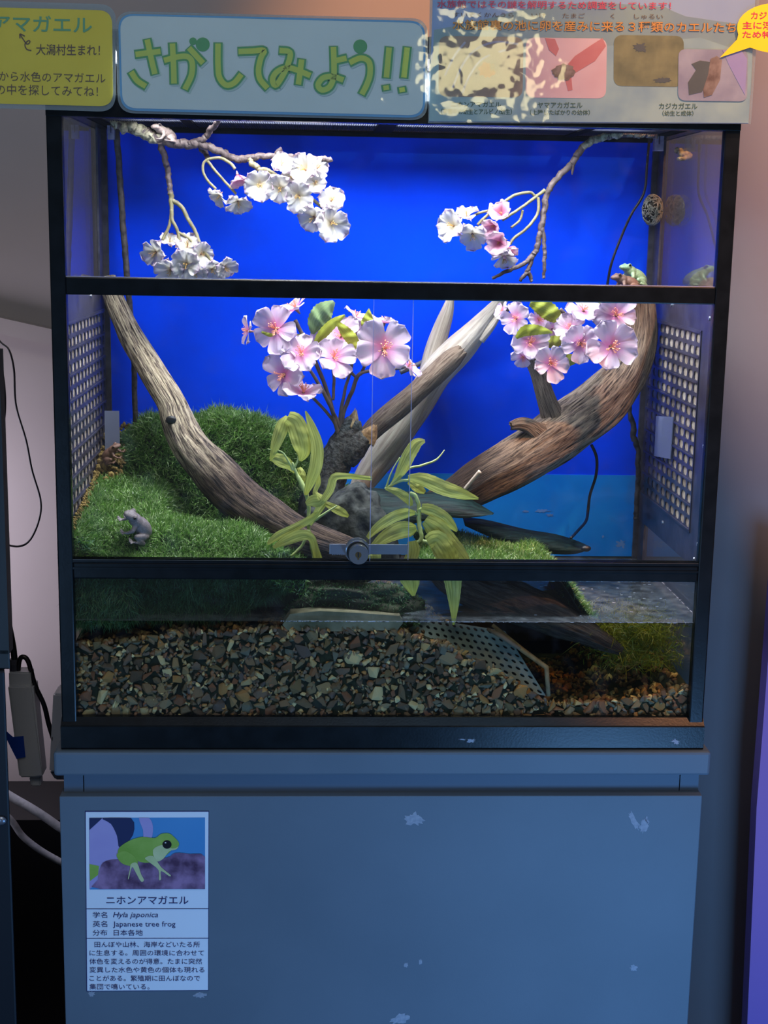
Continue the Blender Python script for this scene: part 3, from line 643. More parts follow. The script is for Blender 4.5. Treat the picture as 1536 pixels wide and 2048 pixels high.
lg = log('driftwood', [(214, 556, .385, 17), (228, 598, .375, 20), (262, 670, .345, 24), (303, 740, .31, 26), (338, 800, .275, 29), (352, 836, .26, 33), (375, 880, .24, 36), (415, 930, .21, 42), (465, 982, .18, 46), (520, 1028, .15, 46), (585, 1066, .12, 42), (660, 1094, .09, 35), (745, 1118, .07, 24)],
         M['wood_left'], amp=0.10, seed=1, label='long weathered driftwood branch slanting from upper left down to the lock', cat='driftwood', crack=(0.42, 0.1, 0.4))
c = P(341, 838, .252)
k = MB(); k.ell(c+Vector((0.003, -0.0215, 0.001)), 0.0085, 0.0035, 0.0068, 2); k.build('knot_hole', M['black'], lg, smooth=True)

rg = log('driftwood', [(1280, 588, .342, 22), (1283, 612, .34, 27), (1280, 670, .335, 33), (1258, 735, .325, 42), (1212, 795, .315, 50), (1150, 845, .30, 54), (1085, 890, .285, 53), (1030, 925, .27, 51), (975, 955, .25, 47), (925, 985, .235, 40), (870, 1008, .22, 28), (815, 1030, .20, 14)],
         M['wood_right'], amp=0.12, seed=4, fa=4.5, fv=6, label='thick grey ridged driftwood trunk curving up along the right wall', cat='driftwood', crack=(0.38, 0.12, 0.30))
log('branch_stub', [(1118, 862, .29, 34), (1104, 828, .285, 24), (1090, 790, .28, 19), (1076, 745, .28, 17), (1060, 700, .275, 17), (1052, 655, .27, 15)], M['wood_right'], rg, amp=0.10, seed=6, seg=32)
log('branch_stub', [(1080, 868, .265, 24), (1058, 852, .26, 17), (1040, 848, .258, 14), (1022, 852, .256, 9)], M['wood_right'], rg, amp=0.22, lump=0.3, seed=7, seg=32, ragged=0.006)
log('splinter', [(930, 978, .20, 4), (945, 960, .195, 4), (960, 943, .19, 4.5)], M['wood_pale'], rg, amp=0.05, seg=16, seed=2)

pb = log('driftwood', [(715, 985, .37, 20), (742, 940, .37, 27), (785, 880, .365, 31), (830, 815, .36, 31), (868, 755, .355, 32), (905, 712, .35, 32), (945, 668, .345, 25), (975, 632, .34, 17), (1000, 604, .335, 12), (1015, 585, .33, 6)],
         M['wood_pale'], amp=0.05, lump=0.12, seed=9, fa=2, ragged=0.012, label='pale smooth bare branch leaning right, splintered at its top end', cat='driftwood')
log('splinter', [(960, 680, .335, 10), (985, 650, .332, 8), (1003, 622, .33, 3)], M['wood_pale'], pb, amp=0.1, seg=20, seed=3)
log('driftwood', [(845, 800, .388, 16), (858, 745, .386, 20), (868, 702, .385, 19), (882, 660, .383, 17), (894, 625, .38, 13), (903, 590, .378, 6)], M['wood_pale'], amp=0.05, seed=12, fa=2, seg=40,
    label='shorter pale tapering branch standing upright behind the bare branch', cat='driftwood')
log('driftwood', [(722, 884, .305, 16), (748, 858, .30, 20), (790, 822, .30, 22), (835, 782, .30, 21), (875, 745, .30, 21), (905, 716, .30, 20), (925, 700, .30, 13)], M['wood_brown'], amp=0.08, seed=14, seg=40, ragged=0.010,
    label='short brown round stick resting in front of the pale bare branch', cat='driftwood')
sp_ = log('tree_stump', [(648, 1000, .28, 40), (655, 965, .28, 36), (672, 925, .28, 32), (690, 885, .28, 30), (703, 852, .28, 22), (709, 838, .28, 14)], M['stump'], amp=0.06, lump=0.2, seed=16, fa=4, fv=60, seg=48,
          label='dark granular forked stump with broken ochre tips left of the glass overlap', cat='stump')
log('fork', [(690, 915, .275, 26), (712, 893, .27, 24), (733, 873, .268, 17)], M['stump'], sp_, amp=0.1, lump=0.25, seed=17, seg=32, fv=60)
log('broken_tip', [(701, 852, .28, 19), (707, 838, .28, 14), (711, 822, .28, 3)], M['lichen'], sp_, amp=0.4, lump=0.6, seed=18, seg=24, ragged=0.010, fa=2)
log('broken_tip', [(730, 880, .266, 17), (740, 866, .264, 14), (750, 852, .262, 4)], M['lichen'], sp_, amp=0.4, lump=0.6, seed=19, seg=24, ragged=0.010, fa=2)

# stones
c = P(705, 1075, .17); rock('rock', c, (0.062, 0.040, 0.072), M['rock'], 3, rot=-0.25, ang=0.45, label='dark grey rock behind the lock above the water', cat='rock')
c = P(640, 1010, .23); rock('rock', c, (0.030, 0.03, 0.040), M['rock'], 8, ang=0.45, label='small dark rock wedged under the granular stump', cat='rock')
c = P(712, 1212, .065); bo_ = rock('rock', c, (0.082, 0.030, 0.030), M['rock_algae'], 5, rot=0.05, ang=0.6, sub=5, label='green algae covered boulder just under the lower rail', cat='rock')
sl = [(565, 1250), (580, 1228), (640, 1222), (720, 1226), (800, 1232), (806, 1246), (795, 1260), (720, 1262), (640, 1263), (575, 1261)]
b = MB(); b.prism([P(x, y, .018) for x, y in reversed(sl)], (0, -1, 0), 0.03)
b.build('stone_slab', M['rock_pale'], label='pale flat stone slab lying on the gravel under water', cat='rock')

# dark wet bark slabs (curved plates)
def plate(name, top, bot, Y0, Y1, mat, th=0.006, bow=0.012, n=44, m_=10, parent=None, rough=0.0015, **kw):
    """top / bot pixel outlines left to right; Y runs from Y0 (top edge) to Y1 (bottom edge)"""
    T_ = cat_rom(top, n); B_ = cat_rom(bot, n); n = min(len(T_), len(B_))
    T_ = T_[np.linspace(0, len(T_)-1, n).astype(int)]; B_ = B_[np.linspace(0, len(B_)-1, n).astype(int)]
    V = []; UV = []
    for side in (0, 1):
        for i in range(n):
            for j in range(m_+1):
                f = j/m_; x = T_[i][0]*(1-f)+B_[i][0]*f; y = T_[i][1]*(1-f)+B_[i][1]*f
                Y = Y0*(1-f)+Y1*f-bow*math.sin(f*math.pi)+rough*mn.noise(Vector((f*9, i*0.15, 2)))+rough*1.5*mn.noise(Vector((f*3, i*0.06, 7)))+side*th
                V.append(P(x, y, Y)); UV.append((f, i/n))
    w_ = m_+1; o_ = n*w_; F_ = []
    for i in range(n-1):
        for j in range(m_):
            q = (i*w_+j, i*w_+j+1, (i+1)*w_+j+1, (i+1)*w_+j); F_.append(q); F_.append(tuple(o_+v for v in reversed(q)))
    for i in range(n-1):
        F_.append((i*w_, (i+1)*w_, o_+(i+1)*w_, o_+i*w_)); j = m_; F_.append((i*w_+j, o_+i*w_+j, o_+(i+1)*w_+j, (i+1)*w_+j))
    for j in range(m_):
        F_.append((j, o_+j, o_+j+1, j+1)); i = n-1; F_.append((i*w_+j, i*w_+j+1, o_+i*w_+j+1, o_+i*w_+j))
    return mesh(name, V, F_, mat, parent, uv=UV, smooth=True, **kw)
plate('bark_slab', [(678, 985), (735, 975), (800, 982), (870, 985), (930, 994), (988, 1026)], [(700, 1085), (760, 1075), (820, 1050), (880, 1036), (935, 1036), (986, 1029)], .20, .15, M['bark'],
      label='dark green black curved slab of bark above the rail, left one', cat='bark')
plate('bark_slab', [(925, 1034), (975, 1040), (1050, 1058), (1110, 1068), (1150, 1080), (1178, 1092)], [(930, 1052), (985, 1076), (1050, 1098), (1105, 1108), (1150, 1108), (1176, 1100)], .25, .22, M['bark'],
      label='dark ribbed slab of bark ending in a point over the right moss', cat='bark')
log('driftwood', [(860, 1120, .12, 20), (900, 1150, .11, 36), (960, 1180, .10, 40), (1030, 1205, .09, 44), (1100, 1232, .07, 40), (1165, 1262, .05, 30), (1210, 1285, .04, 20), (1243, 1303, .035, 9)],
    M['wood_wet'], amp=0.2, lump=0.2, seed=23, fa=4, label='wet dark log dipping under the water below the rail', cat='driftwood')

# perforated plate
pp = thing('perforated_plate', 'blue grey plate with round holes slanting down into the gravel', 'plate', P(940, 1350, .05))
b = MB(); q0, q1, q2, q3 = P(790, 1232, .055), P(900, 1240, .06), P(1092, 1340, .05), P(1090, 1395, .035)
rows = 9; cols = 15
A0, A1, B0, B1 = Vector(P(795, 1225, .10)), Vector(P(1060, 1320, .10)), Vector(P(835, 1300, .028)), Vector(P(1080, 1400, .028))
A0, A1, B0, B1 = P(800, 1228, .075), P(1010, 1262, .075), P(830, 1335, .03), P(1092, 1392, .03)
def bil(u, v): return (A0*(1-u)+A1*u)*(1-v)+(B0*(1-u)+B1*u)*v
nrm = (A1-A0).cross(B0-A0).normalized(); nrm = nrm if nrm.y < 0 else -nrm
for i in range(cols):
    for j in range(rows):
        outer = []; inner = []
        for (du, dv) in ((0, 0), (.5, 0), (1, 0), (1, .5), (1, 1), (.5, 1), (0, 1), (0, .5)): outer.append(bil((i+du)/cols, (j+dv)/rows))
        for kk in range(8):
            a = math.radians(225+45*kk); inner.append(bil((i+.5+.27*math.cos(a))/cols, (j+.5+.27*math.sin(a))/rows))
        inner2 = [p-nrm*0.003 for p in inner]
        b.add(outer+inner+inner2, sum([[(kk, (kk+1) % 8, 8+(kk+1) % 8, 8+kk), (8+kk, 8+(kk+1) % 8, 16+(kk+1) % 8, 16+kk)] for kk in range(8)], []))
b.build('panel', M['perf'], pp)
MB().tube([P(985, 1250, .07), P(1045, 1300, .05), P(1093, 1335, .028), P(1097, 1392, .024)], [.003, .004, .004, .003], 8).build('edge_strip', M['perf_edge'], pp, smooth=True)
MB().tube([P(975, 1258, .06), P(1000, 1270, .045), P(1040, 1298, .04)], [.0025, .004, .0025], 8).build('twig', M['wood_brown'], pp, smooth=True)
b = MB(); b.prism([bil(0, 0)-nrm*.006, bil(0, 1)-nrm*.006, bil(1, 1)-nrm*.006, bil(1, 0)-nrm*.006], nrm, 0.002); b.build('back_sheet', M['black'], pp)

# ================================================================== LAND, MOSS
def smooth(t): t = np.clip(t, 0, 1); return t*t*(3-2*t)
def vnoise(X, Y, s, seed=0):
    out = np.zeros_like(X)
    for i, (fx, fy, ph) in enumerate(((1, .4, .3), (-.5, 1.1, 1.7), (1.7, 1.3, 4.2), (-2.1, .8, 2.2), (.7, -2.4, 5.1))):
        out += np.sin(X*s*fx+Y*s*fy+ph+seed*1.3)/(1+i*.5)
    return out/2.5
def blades(P0, Nn, length, width, lean, rng, curl=0.5):
    """P0 (n,3) roots, Nn (n,3) main direction -> vertices and triangles, three per blade"""
    n = len(P0); rd = rng.normal(size=(n, 3)); X_, Y_ = P0[:, 0], P0[:, 1]+P0[:, 2]
    cl = np.stack([vnoise(X_, Y_, 130, 1), vnoise(X_, Y_, 150, 2), vnoise(X_, Y_, 90, 3)*.6], 1)
    length = length*(1+.35*vnoise(X_, Y_, 110, 6))[:, None]; d = Nn+rd*lean+cl*.75; d /= np.linalg.norm(d, axis=1)[:, None]
    L_ = length*rng.uniform(.55, 1.3, n)[:, None]; w_ = width*rng.uniform(.7, 1.3, n)[:, None]
    sd = np.cross(d, rng.normal(size=(n, 3))); sd /= np.linalg.norm(sd, axis=1)[:, None]
    bend = rng.normal(size=(n, 3)); bend[:, 2] -= 0.6
    mid = P0+d*L_*.55; tip = P0+d*L_+bend*L_*curl*.35
    V = np.stack([P0-sd*w_, P0+sd*w_, mid-sd*w_*.8, mid+sd*w_*.8, tip], 1).reshape(-1, 3)
    b = np.arange(n)[:, None]*5; F_ = np.concatenate([b+np.array([[0, 1, 3]]), b+np.array([[0, 3, 2]]), b+np.array([[2, 3, 4]])], 0)
    return V, F_
def lawn_h(X, Y):
    h = 0.292-0.085*X+0.17*Y-0.13*smooth((X-.115)/.07)*smooth((Y-.125)/.05)-0.024*(1-smooth((Y-.015)/.06))*smooth((X-.02)/.04)
    h = h-0.03*smooth((X-.26)/.08)*(1-smooth((Y-.12)/.1))
    return h+0.004*vnoise(X, Y, 40)
hx = np.array([0, .045, .084, .13, .187, .243, .291, .33, .356, .385, .42]); hz = np.array([.31, .375, .408, .405, .414, .412, .394, .368, .350, .306, .25])
def hill_h(X, Y):
    top = np.interp(X, hx, hz); t = smooth((Y-.255)/.105)
    return 0.25*(1-t)+top*t+0.005*vnoise(X, Y, 45, 3)
def grid_mesh(name, hf, x0, x1, y0, y1, nx, ny, mat, parent, skirt=0.2, mask=None):
    X, Y = np.meshgrid(np.linspace(x0, x1, nx), np.linspace(y0, y1, ny)); Z = hf(X, Y)
    vs = [tuple(v) for v in np.stack([X, Y, Z], -1).reshape(-1, 3)]; F_ = [(j*nx+i, j*nx+i+1, (j+1)*nx+i+1, (j+1)*nx+i) for j in range(ny-1) for i in range(nx-1)]
    if skirt == 'thick':
        nb = len(vs); vs += [(v[0], v[1], v[2]-.012) for v in vs]; q = len(F_); F_ += [tuple(nb+i for i in reversed(f)) for f in F_[:q]]
        return mesh(name, vs, F_, mat, parent, smooth=True)
    rim = [i for i in range(nx)]+[j*nx+nx-1 for j in range(1, ny)]+[(ny-1)*nx+i for i in range(nx-2, -1, -1)]+[j*nx for j in range(ny-2, 0, -1)]
    nb = len(vs); vs += [(vs[r][0], vs[r][1], skirt) for r in rim]
    for k in range(len(rim)):
        k2 = (k+1) % len(rim); F_.append((rim[k2], rim[k], nb+k, nb+k2))
    F_.append(tuple(nb+k for k in range(len(rim))))
    return mesh(name, vs, F_, mat, parent, smooth=True)
def field(hf, x0, x1, y0, y1, n, rng, keep=None):
    X = rng.uniform(x0, x1, n); Y = rng.uniform(y0, y1, n)
    if keep is not None: k = keep(X, Y); X = X[k]; Y = Y[k]
    e = .004; Z = hf(X, Y); nx = -(hf(X+e, Y)-hf(X-e, Y))/(2*e); ny = -(hf(X, Y+e)-hf(X, Y-e))/(2*e)
    Nn = np.stack([nx, ny, np.ones_like(X)], 1); Nn /= np.linalg.norm(Nn, axis=1)[:, None]
    return np.stack([X, Y, Z], 1), Nn
rg1 = np.random.default_rng(3)
ml_ = thing('moss_lawn', 'short bright green moss lawn sloping along the left front glass', 'moss', (0.18, 0.12, 0.2))
grid_mesh('soil', lawn_h, 0.0125, 0.335, 0.02, 0.27, 60, 40, M['soil'], ml_, skirt=0.246)
Pp, Nn = field(lawn_h, 0.0125, 0.335, 0.019, 0.27, 44000, rg1)
nf = 7000; fx_ = rg1.uniform(.0125, .335, nf); ft = lawn_h(fx_, np.full(nf, .02)); fz_ = .262+(ft-.262)*rg1.uniform(0, 1, nf)
Pp = np.concatenate([Pp, np.stack([fx_, np.full(nf, .0205), fz_], 1)]); Nn = np.concatenate([Nn, np.tile([[0, -.25, .9]], (nf, 1))])
V, F_ = blades(Pp, Nn, 0.0115, 0.00070, 0.7, rg1); V[:, 1] = np.maximum(V[:, 1], .0155); npmesh('moss', V, F_, M['moss'], ml_, kind='stuff')
# hanging fringe below the front edge, its shade put into the colour
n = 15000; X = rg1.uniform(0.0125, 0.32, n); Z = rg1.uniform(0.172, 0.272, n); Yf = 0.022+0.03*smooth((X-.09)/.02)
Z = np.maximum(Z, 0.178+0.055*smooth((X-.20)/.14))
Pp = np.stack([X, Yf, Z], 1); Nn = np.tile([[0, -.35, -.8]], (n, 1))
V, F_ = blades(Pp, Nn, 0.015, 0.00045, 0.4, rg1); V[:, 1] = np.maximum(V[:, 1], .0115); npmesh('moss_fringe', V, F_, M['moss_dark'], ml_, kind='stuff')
b = MB(); b.box(0.0125, 0.095, 0.024, 0.26, 0.178, 0.25); b.box(0.095, 0.33, 0.055, 0.26, 0.19, 0.25); b.build('soil_bank', M['soil'], ml_, )
mh = thing('moss_mound', 'tall dark green moss mound against the blue backdrop on the left', 'moss', (0.2, 0.34, 0.2))
grid_mesh('soil', hill_h, 0.0125, 0.40, 0.262, 0.412, 70, 40, M['soil'], mh, skirt=0.2)
Pp, Nn = field(hill_h, 0.028, 0.40, 0.262, 0.412, 44000, rg1)
Nn = Nn*0.7+np.array([[0.1, -.45, .25]]); V, F_ = blades(Pp, Nn, 0.018, 0.00080, 0.5, rg1)
V[:, 1] = np.minimum(V[:, 1], .4175); npmesh('moss', V, F_, M['moss'], mh, kind='stuff')
mr_ = thing('moss_patch', 'light green moss patch sloping into the water on the right', 'moss', (0.63, 0.15, 0.18))
def right_h(X, Y): return 0.247+0.012*smooth((.64-X)/.1)*smooth((Y-.1)/.1)-0.072*smooth((X-.690+.08*(Y-.05))/.060)+0.003*vnoise(X, Y, 50, 5)
grid_mesh('soil', right_h, 0.50, 0.750, 0.05, 0.245, 50, 36, M['soil'], mr_, skirt='thick')
Pp, Nn = field(right_h, 0.50, 0.750, 0.05, 0.245, 24000, rg1); V, F_ = blades(Pp, Nn, 0.0105, 0.0006, 0.6, rg1); npmesh('moss', V, F_, M['moss'], mr_, kind='stuff')
# soil and stones left in the far left corner
b = MB()
for i in range(240):
    x = random.uniform(.011, .05); y = random.uniform(.25, .40); z = .33+.10*(y-.25)/.15*0.6
    b.ell((x, y, z+random.uniform(-.01, .012)), *(random.uniform(.002, .006) for _ in range(3)), sub=1)
b.build('soil_heap', M['gold_soil'], kind='stuff', label='dry yellow brown soil heaped in the far left corner', cat='soil')
b = MB()
for i in range(420):
    y = random.uniform(.018, .33); x = .0125+abs(random.gauss(0, .003)); z = float(lawn_h(np.array(x), np.array(y)))+random.uniform(.002, .012)
    b.ell((x, y, z), *(random.uniform(.001, .0026) for _ in range(3)), sub=1)
b.build('loose_soil', M['gold_soil'], kind='stuff', label='crumbs of soil lying along the foot of the left grille', cat='soil')

# ================================================================== GRAVEL
gx = np.array([0.0, .0187, .10, .16, .30, .468, .53, .61, .68, .79, .885, .9]); gz = np.array([.148, .149, .155, .166, .172, .169, .150, .1115, .0675, .0677, .088, .09])
def grav(X, Y): return np.interp(X, gx, gz)-0.004+0.03*np.asarray(Y)-0.16*np.asarray(Y)*smooth((np.asarray(X)-.45)/.2)*smooth((.86-np.asarray(X))/.12)-0.10*smooth((np.asarray(Y)-.1)/.3)*np.interp(X, [0, .5, .7], [.2, .3, 0])
gb = thing('gravel_bed', 'bed of mixed brown grey angular gravel behind the lower front pane', 'gravel', (0.45, 0.2, 0.012))
X, Y = np.meshgrid(np.linspace(.0135, .8865, 120), np.linspace(.019, .41, 40)); Z = grav(X, Y)-.006
vs = np.stack([X, Y, Z], -1).reshape(-1, 3); F_ = [(j*120+i, j*120+i+1, (j+1)*120+i+1, (j+1)*120+i) for j in range(39) for i in range(119)]
vs = [tuple(v) for v in vs]; nb = len(vs); vs += [(vs[i][0], vs[i][1], .0135) for i in range(120)]; F_ += [(i+1, i, nb+i, nb+i+1) for i in range(119)]
mesh('fine_gravel', vs, F_, M['soil'], gb)
rr = random.Random(11); SM = []
for s in range(14):
    bm = bmesh.new()
    for k in range(rr.choice((7, 8, 9, 10))):
        d = Vector((rr.gauss(0, 1), rr.gauss(0, 1), rr.gauss(0, 1))).normalized(); bm.verts.new(d*rr.uniform(.8, 1.05))
    bmesh.ops.convex_hull(bm, input=bm.verts[:])
    bmesh.ops.delete(bm, geom=[v for v in bm.verts if not v.link_faces], context='VERTS')
    bmesh.ops.bevel(bm, geom=bm.edges[:], offset=.045, segments=1, affect='EDGES')
    bmesh.ops.triangulate(bm, faces=bm.faces[:])
    me = bpy.data.meshes.new('stone'); bm.to_mesh(me); bm.free(); me.materials.append(M['stone']); SM.append(me)
NPV = []
for me in SM:
    v = np.empty(len(me.vertices)*3, np.float32); me.vertices.foreach_get('co', v); v = v.reshape(-1, 3)
    f = np.array([list(p.vertices) for p in me.polygons]); NPV.append((v, f))
placed = []; cell = {}
def free(x, z, r):
    ci, cj = int(x/.02), int(z/.02)
    for i in range(ci-1, ci+2):
        for j in range(cj-1, cj+2):
            for (a, b_, q) in cell.get((i, j), ()):
                if (a-x)**2+(b_-z)**2 < ((q+r)*.70)**2: return False
    return True
for r0, tries in ((.0135, 60), (.0105, 500), (.008, 2200), (.0062, 5000), (.0045, 9000), (.0034, 9000)):
    for _ in range(tries):
        x = rr.uniform(.022, .878); z = rr.uniform(.040, .172); r = r0*rr.uniform(.88, 1.12)
        if z+r*.6 > float(np.interp(x, gx, gz)): continue
        if free(x, z, r): placed.append((r, x, z)); cell.setdefault((int(x/.02), int(z/.02)), []).append((x, z, r))
placed.sort(reverse=True)
allV = []; allF = []; nb = 0
def add_stuff(k, c, sx, sy, sz, rot):
    global nb
    v, f = NPV[k]; v = v*np.array([sx, sy, sz]); R3 = np.array(rot); v = v@R3.T+np.array(c)
    allV.append(v); allF.append(f+nb); nb += len(v)
def erot(a, b_, c): return Matrix.Rotation(a, 3, 'Y') @ Matrix.Rotation(b_, 3, 'X') @ Matrix.Rotation(c, 3, 'Z')
for i, (r, x, z) in enumerate(placed):
    asp = rr.uniform(.8, 1.35); k = rr.randrange(14); sy = min(.0060, r*rr.uniform(.6, .9)); y = .0112+sy*1.02
    sx, sz = r*asp, r/asp; a = rr.uniform(0, 6.28)
    if i < 290:
        o = bpy.data.objects.new('stone', SM[k]); COL.objects.link(o); o.parent = gb; o.location = Vector((x, y, z))-WLOC[gb]
        o.rotation_euler = (0, a, 0); o.scale = (sx, sy, sz)
    else: add_stuff(k, (x, y, z), sx, sy, sz, Matrix.Rotation(a, 3, 'Y'))
for _ in range(5200):   # layer behind and the visible top surface
    if rr.random() < .45: x, z, y = rr.uniform(.02, .88), rr.uniform(.04, .17), rr.uniform(.0205, .024)
    else: x, y = rr.uniform(.02, .88), rr.uniform(.02, .40); z = float(grav(x, y))-.004
    if z > float(grav(x, .02)) and y < .028: continue
    r = rr.uniform(.004, .009); add_stuff(rr.randrange(14), (x, max(y, .0115+r*1.3), z), r*1.2, r, r*.8, erot(rr.uniform(0, 6), rr.uniform(-.5, .5), rr.uniform(0, 6)))
npmesh('small_stones', np.concatenate(allV), np.concatenate(allF), M['stone'], gb, kind='stuff')
# dark lump near right corner
na = 9000; bo_v = np.array([tuple(v.co) for v in bo_.data.vertices])+np.array(WLOC[bo_]); bo_n = np.array([tuple(v.normal) for v in bo_.data.vertices])
ii = np.random.default_rng(8).integers(0, len(bo_v), na); ii = ii[bo_n[ii, 2]+.3*bo_n[ii, 1]*-1 > -.2]
V, F_ = blades(bo_v[ii], bo_n[ii], 0.005, 0.0004, 0.9, np.random.default_rng(9)); npmesh('algae', V, F_, M['moss_dark'], bo_, kind='stuff')
# water weed
rw = np.random.default_rng(5); n = 5200
cx = rw.normal(.80, .030, n); cz = rw.uniform(.105, .178, n); cy = rw.uniform(.03, .16, n); cx += (.178-cz)*.3
cx = np.clip(cx, .725, .875)
V, F_ = blades(np.stack([cx, cy, cz], 1), np.tile([[.2, -.1, -.3]], (n, 1)), 0.014, 0.00055, 0.9, rw, curl=1.4)
V[:, 0] = np.clip(V[:, 0], .01, .885); V[:, 1] = np.maximum(V[:, 1], .0115)
npmesh('water_weed', V, F_, M['weed'], None, kind='stuff', label='tangled yellow green water weed below the surface on the right', cat='water plant')

# ================================================================== TWIGS, CABLES
def pts3(L, n=None):
    """list of (x, y, Y[, r_px]) -> smooth world points and radii"""
    A = []
    for q in L:
        p = P(q[0], q[1], q[2]); A.append((p.x, p.z, p.y, (q[3] if len(q) > 3 else 2)*pxm(q[2])))
    C = cat_rom(A, n or len(L)*6); return [Vector((c[0], c[2], c[1])) for c in C], [max(.0004, c[3]) for c in C]
def twig(name, L, mat, parent=None, seg=8, jit=0.0, **kw):
    c, r = pts3(L, kw.pop('n', None))
    if jit:
        r = [q*(1+jit*mn.noise(Vector((i*0.9, 3, len(L))))) for i, q in enumerate(r)]
        c = [p+Vector([mn.noise(Vector((i*.35, k, 1.5)))*jit*r[i]*1.5 for k in range(3)]) for i, p in enumerate(c)]
    return MB().tube(c, r, seg).build(name, mat, parent, smooth=True, **kw)
twig('rubber_vine', [(232, 236, .37, 6), (236, 300, .37, 6), (244, 420, .37, 6), (254, 550, .37, 6), (262, 640, .375, 5.5), (268, 740, .38, 5.5), (271, 850, .385, 5)], M['cable_brown'],
     jit=.12, n=80, label='thick dark rubber vine hanging down the left back corner', cat='vine')
twig('cable', [(1300, 262, .33, 2.5), (1294, 330, .33, 2.5), (1288, 385, .33, 2.5), (1262, 430, .335, 2.5), (1240, 480, .34, 2.5), (1222, 530, .34, 2.5), (1214, 575, .345, 2.5)], M['cable'],
     n=60, label='thin dark cable curving down past the fibre ball on the right', cat='cable')
twig('cable', [(1183, 890, .33, 3), (1193, 915, .34, 3), (1192, 950, .35, 3), (1180, 990, .36, 3), (1176, 1020, .36, 3), (1172, 1042, .33, 3), (1155, 1062, .27, 3), (1142, 1076, .21, 3)], M['cable'],
     n=60, label='thin black cable hanging under the right trunk to the bark tip', cat='cable')
MB().ell(P(1172, 1097, .19), .008, .006, .005).build('sensor_probe', M['black'], smooth=True, label='small black sensor end lying at the tip of the ribbed bark slab', cat='sensor')
twig('cable', [(800, 745, .395, 5), (850, 722, .395, 5), (905, 690, .395, 5), (950, 665, .395, 5), (1000, 630, .395, 5), (1040, 600, .395, 5)], M['cable_grey'],
     n=50, label='grey tube running up behind the pale bare branches', cat='tube')
twig('rubber_vine', [(1250, 805, .385, 6), (1262, 830, .385, 5), (1268, 870, .385, 6), (1275, 900, .385, 5), (1276, 960, .385, 5), (1272, 1040, .385, 5)], M['cable_brown'],
     jit=.5, n=50, label='knotty dark vine hanging in the right back corner', cat='vine')
tb = twig('hanging_branch', [(222, 247, .30, 6), (240, 250, .30, 7), (275, 259, .30, 9), (310, 275, .30, 9), (345, 286, .30, 9), (400, 290, .30, 8), (430, 298, .30, 7), (458, 313, .31, 7), (490, 318, .305, 7), (530, 312, .30, 6), (565, 312, .30, 5.5), (610, 316, .295, 5.5), (640, 318, .29, 5.5), (664, 319, .29, 5)],
     M['twig'], jit=.3, n=150, seg=12, label='knobbly twig branch running along the top left under the lid', cat='branch')
twig('lichen_sleeve', [(224, 247, .2995, 7), (245, 251, .2995, 9), (270, 258, .2995, 10.5), (300, 271, .2995, 10.5), (318, 281, .2995, 9)], M['twig_bright'], tb, jit=.45, n=60, seg=12)
twig('side_twig', [(378, 288, .30, 7), (405, 278, .295, 6), (420, 262, .285, 6), (432, 248, .26, 5), (438, 240, .23, 4)], M['twig'], tb, jit=.3, n=40)
twig('side_twig', [(320, 282, .30, 7), (328, 310, .31, 6), (336, 345, .325, 5.5), (341, 390, .32, 5)], M['twig'], tb, jit=.25, n=40)
twig('side_twig', [(400, 292, .318, 6), (412, 308, .315, 5), (418, 316, .312, 4)], M['twig'], tb, jit=.3, n=20)
twig('side_twig', [(548, 312, .30, 4), (556, 303, .30, 4), (562, 297, .30, 4)], M['twig'], tb, jit=.3, n=12)
twig('side_twig', [(452, 310, .31, 5), (453, 300, .31, 4)], M['twig'], tb, jit=.3, n=10)
twig('side_twig', [(498, 318, .302, 5), (508, 330, .30, 6), (520, 338, .298, 5), (535, 340, .295, 4), (545, 352, .293, 3)], M['stalk'], tb, jit=.3, n=30)
rb = twig('hanging_branch', [(1316, 272, .325, 6), (1290, 268, .33, 6), (1250, 268, .33, 6), (1210, 274, .33, 6), (1180, 284, .33, 6), (1160, 302, .33, 7), (1145, 325, .33, 6.5), (1120, 350, .325, 6), (1100, 374, .32, 6), (1092, 396, .32, 6), (1085, 440, .32, 6), (1079, 470, .32, 5.5), (1072, 500, .32, 5.5), (1050, 525, .315, 4.5), (1020, 540, .31, 4), (984, 556, .305, 3)],
     M['twig'], jit=.25, n=160, seg=12, label='forked twig branch arching down from the top right corner', cat='branch')
twig('lichen_sleeve', [(1316, 271.5, .3295, 7), (1290, 267.5, .3295, 7), (1250, 267.5, .3295, 7), (1210, 273.5, .3295, 7.5), (1180, 283.5, .3295, 7), (1165, 297, .33, 7)], M['twig_bright'], rb, jit=.3, n=60, seg=12)
twig('side_twig', [(1146, 325, .328, 4), (1145, 340, .328, 3), (1144, 350, .328, 1)], M['twig'], rb, n=10)
twig('side_twig', [(1083, 445, .32, 5), (1088, 480, .318, 4), (1089, 520, .316, 4), (1087, 558, .315, 3)], M['twig'], rb, jit=.3, n=40)
twig('side_twig', [(1068, 505, .318, 5), (1060, 530, .316, 4), (1048, 552, .315, 4), (1040, 562, .315, 3)], M['twig'], rb, jit=.3, n=30)
twig('side_twig', [(1056, 536, .316, 4), (1060, 552, .316, 4), (1064, 562, .315, 3)], M['twig'], rb, jit=.3, n=16)
twig('side_twig', [(1352, 300, .30, 6), (1366, 308, .29, 7), (1378, 312, .285, 6), (1355, 318, .28, 3)], M['twig_bright'], rb, jit=.4, n=20)
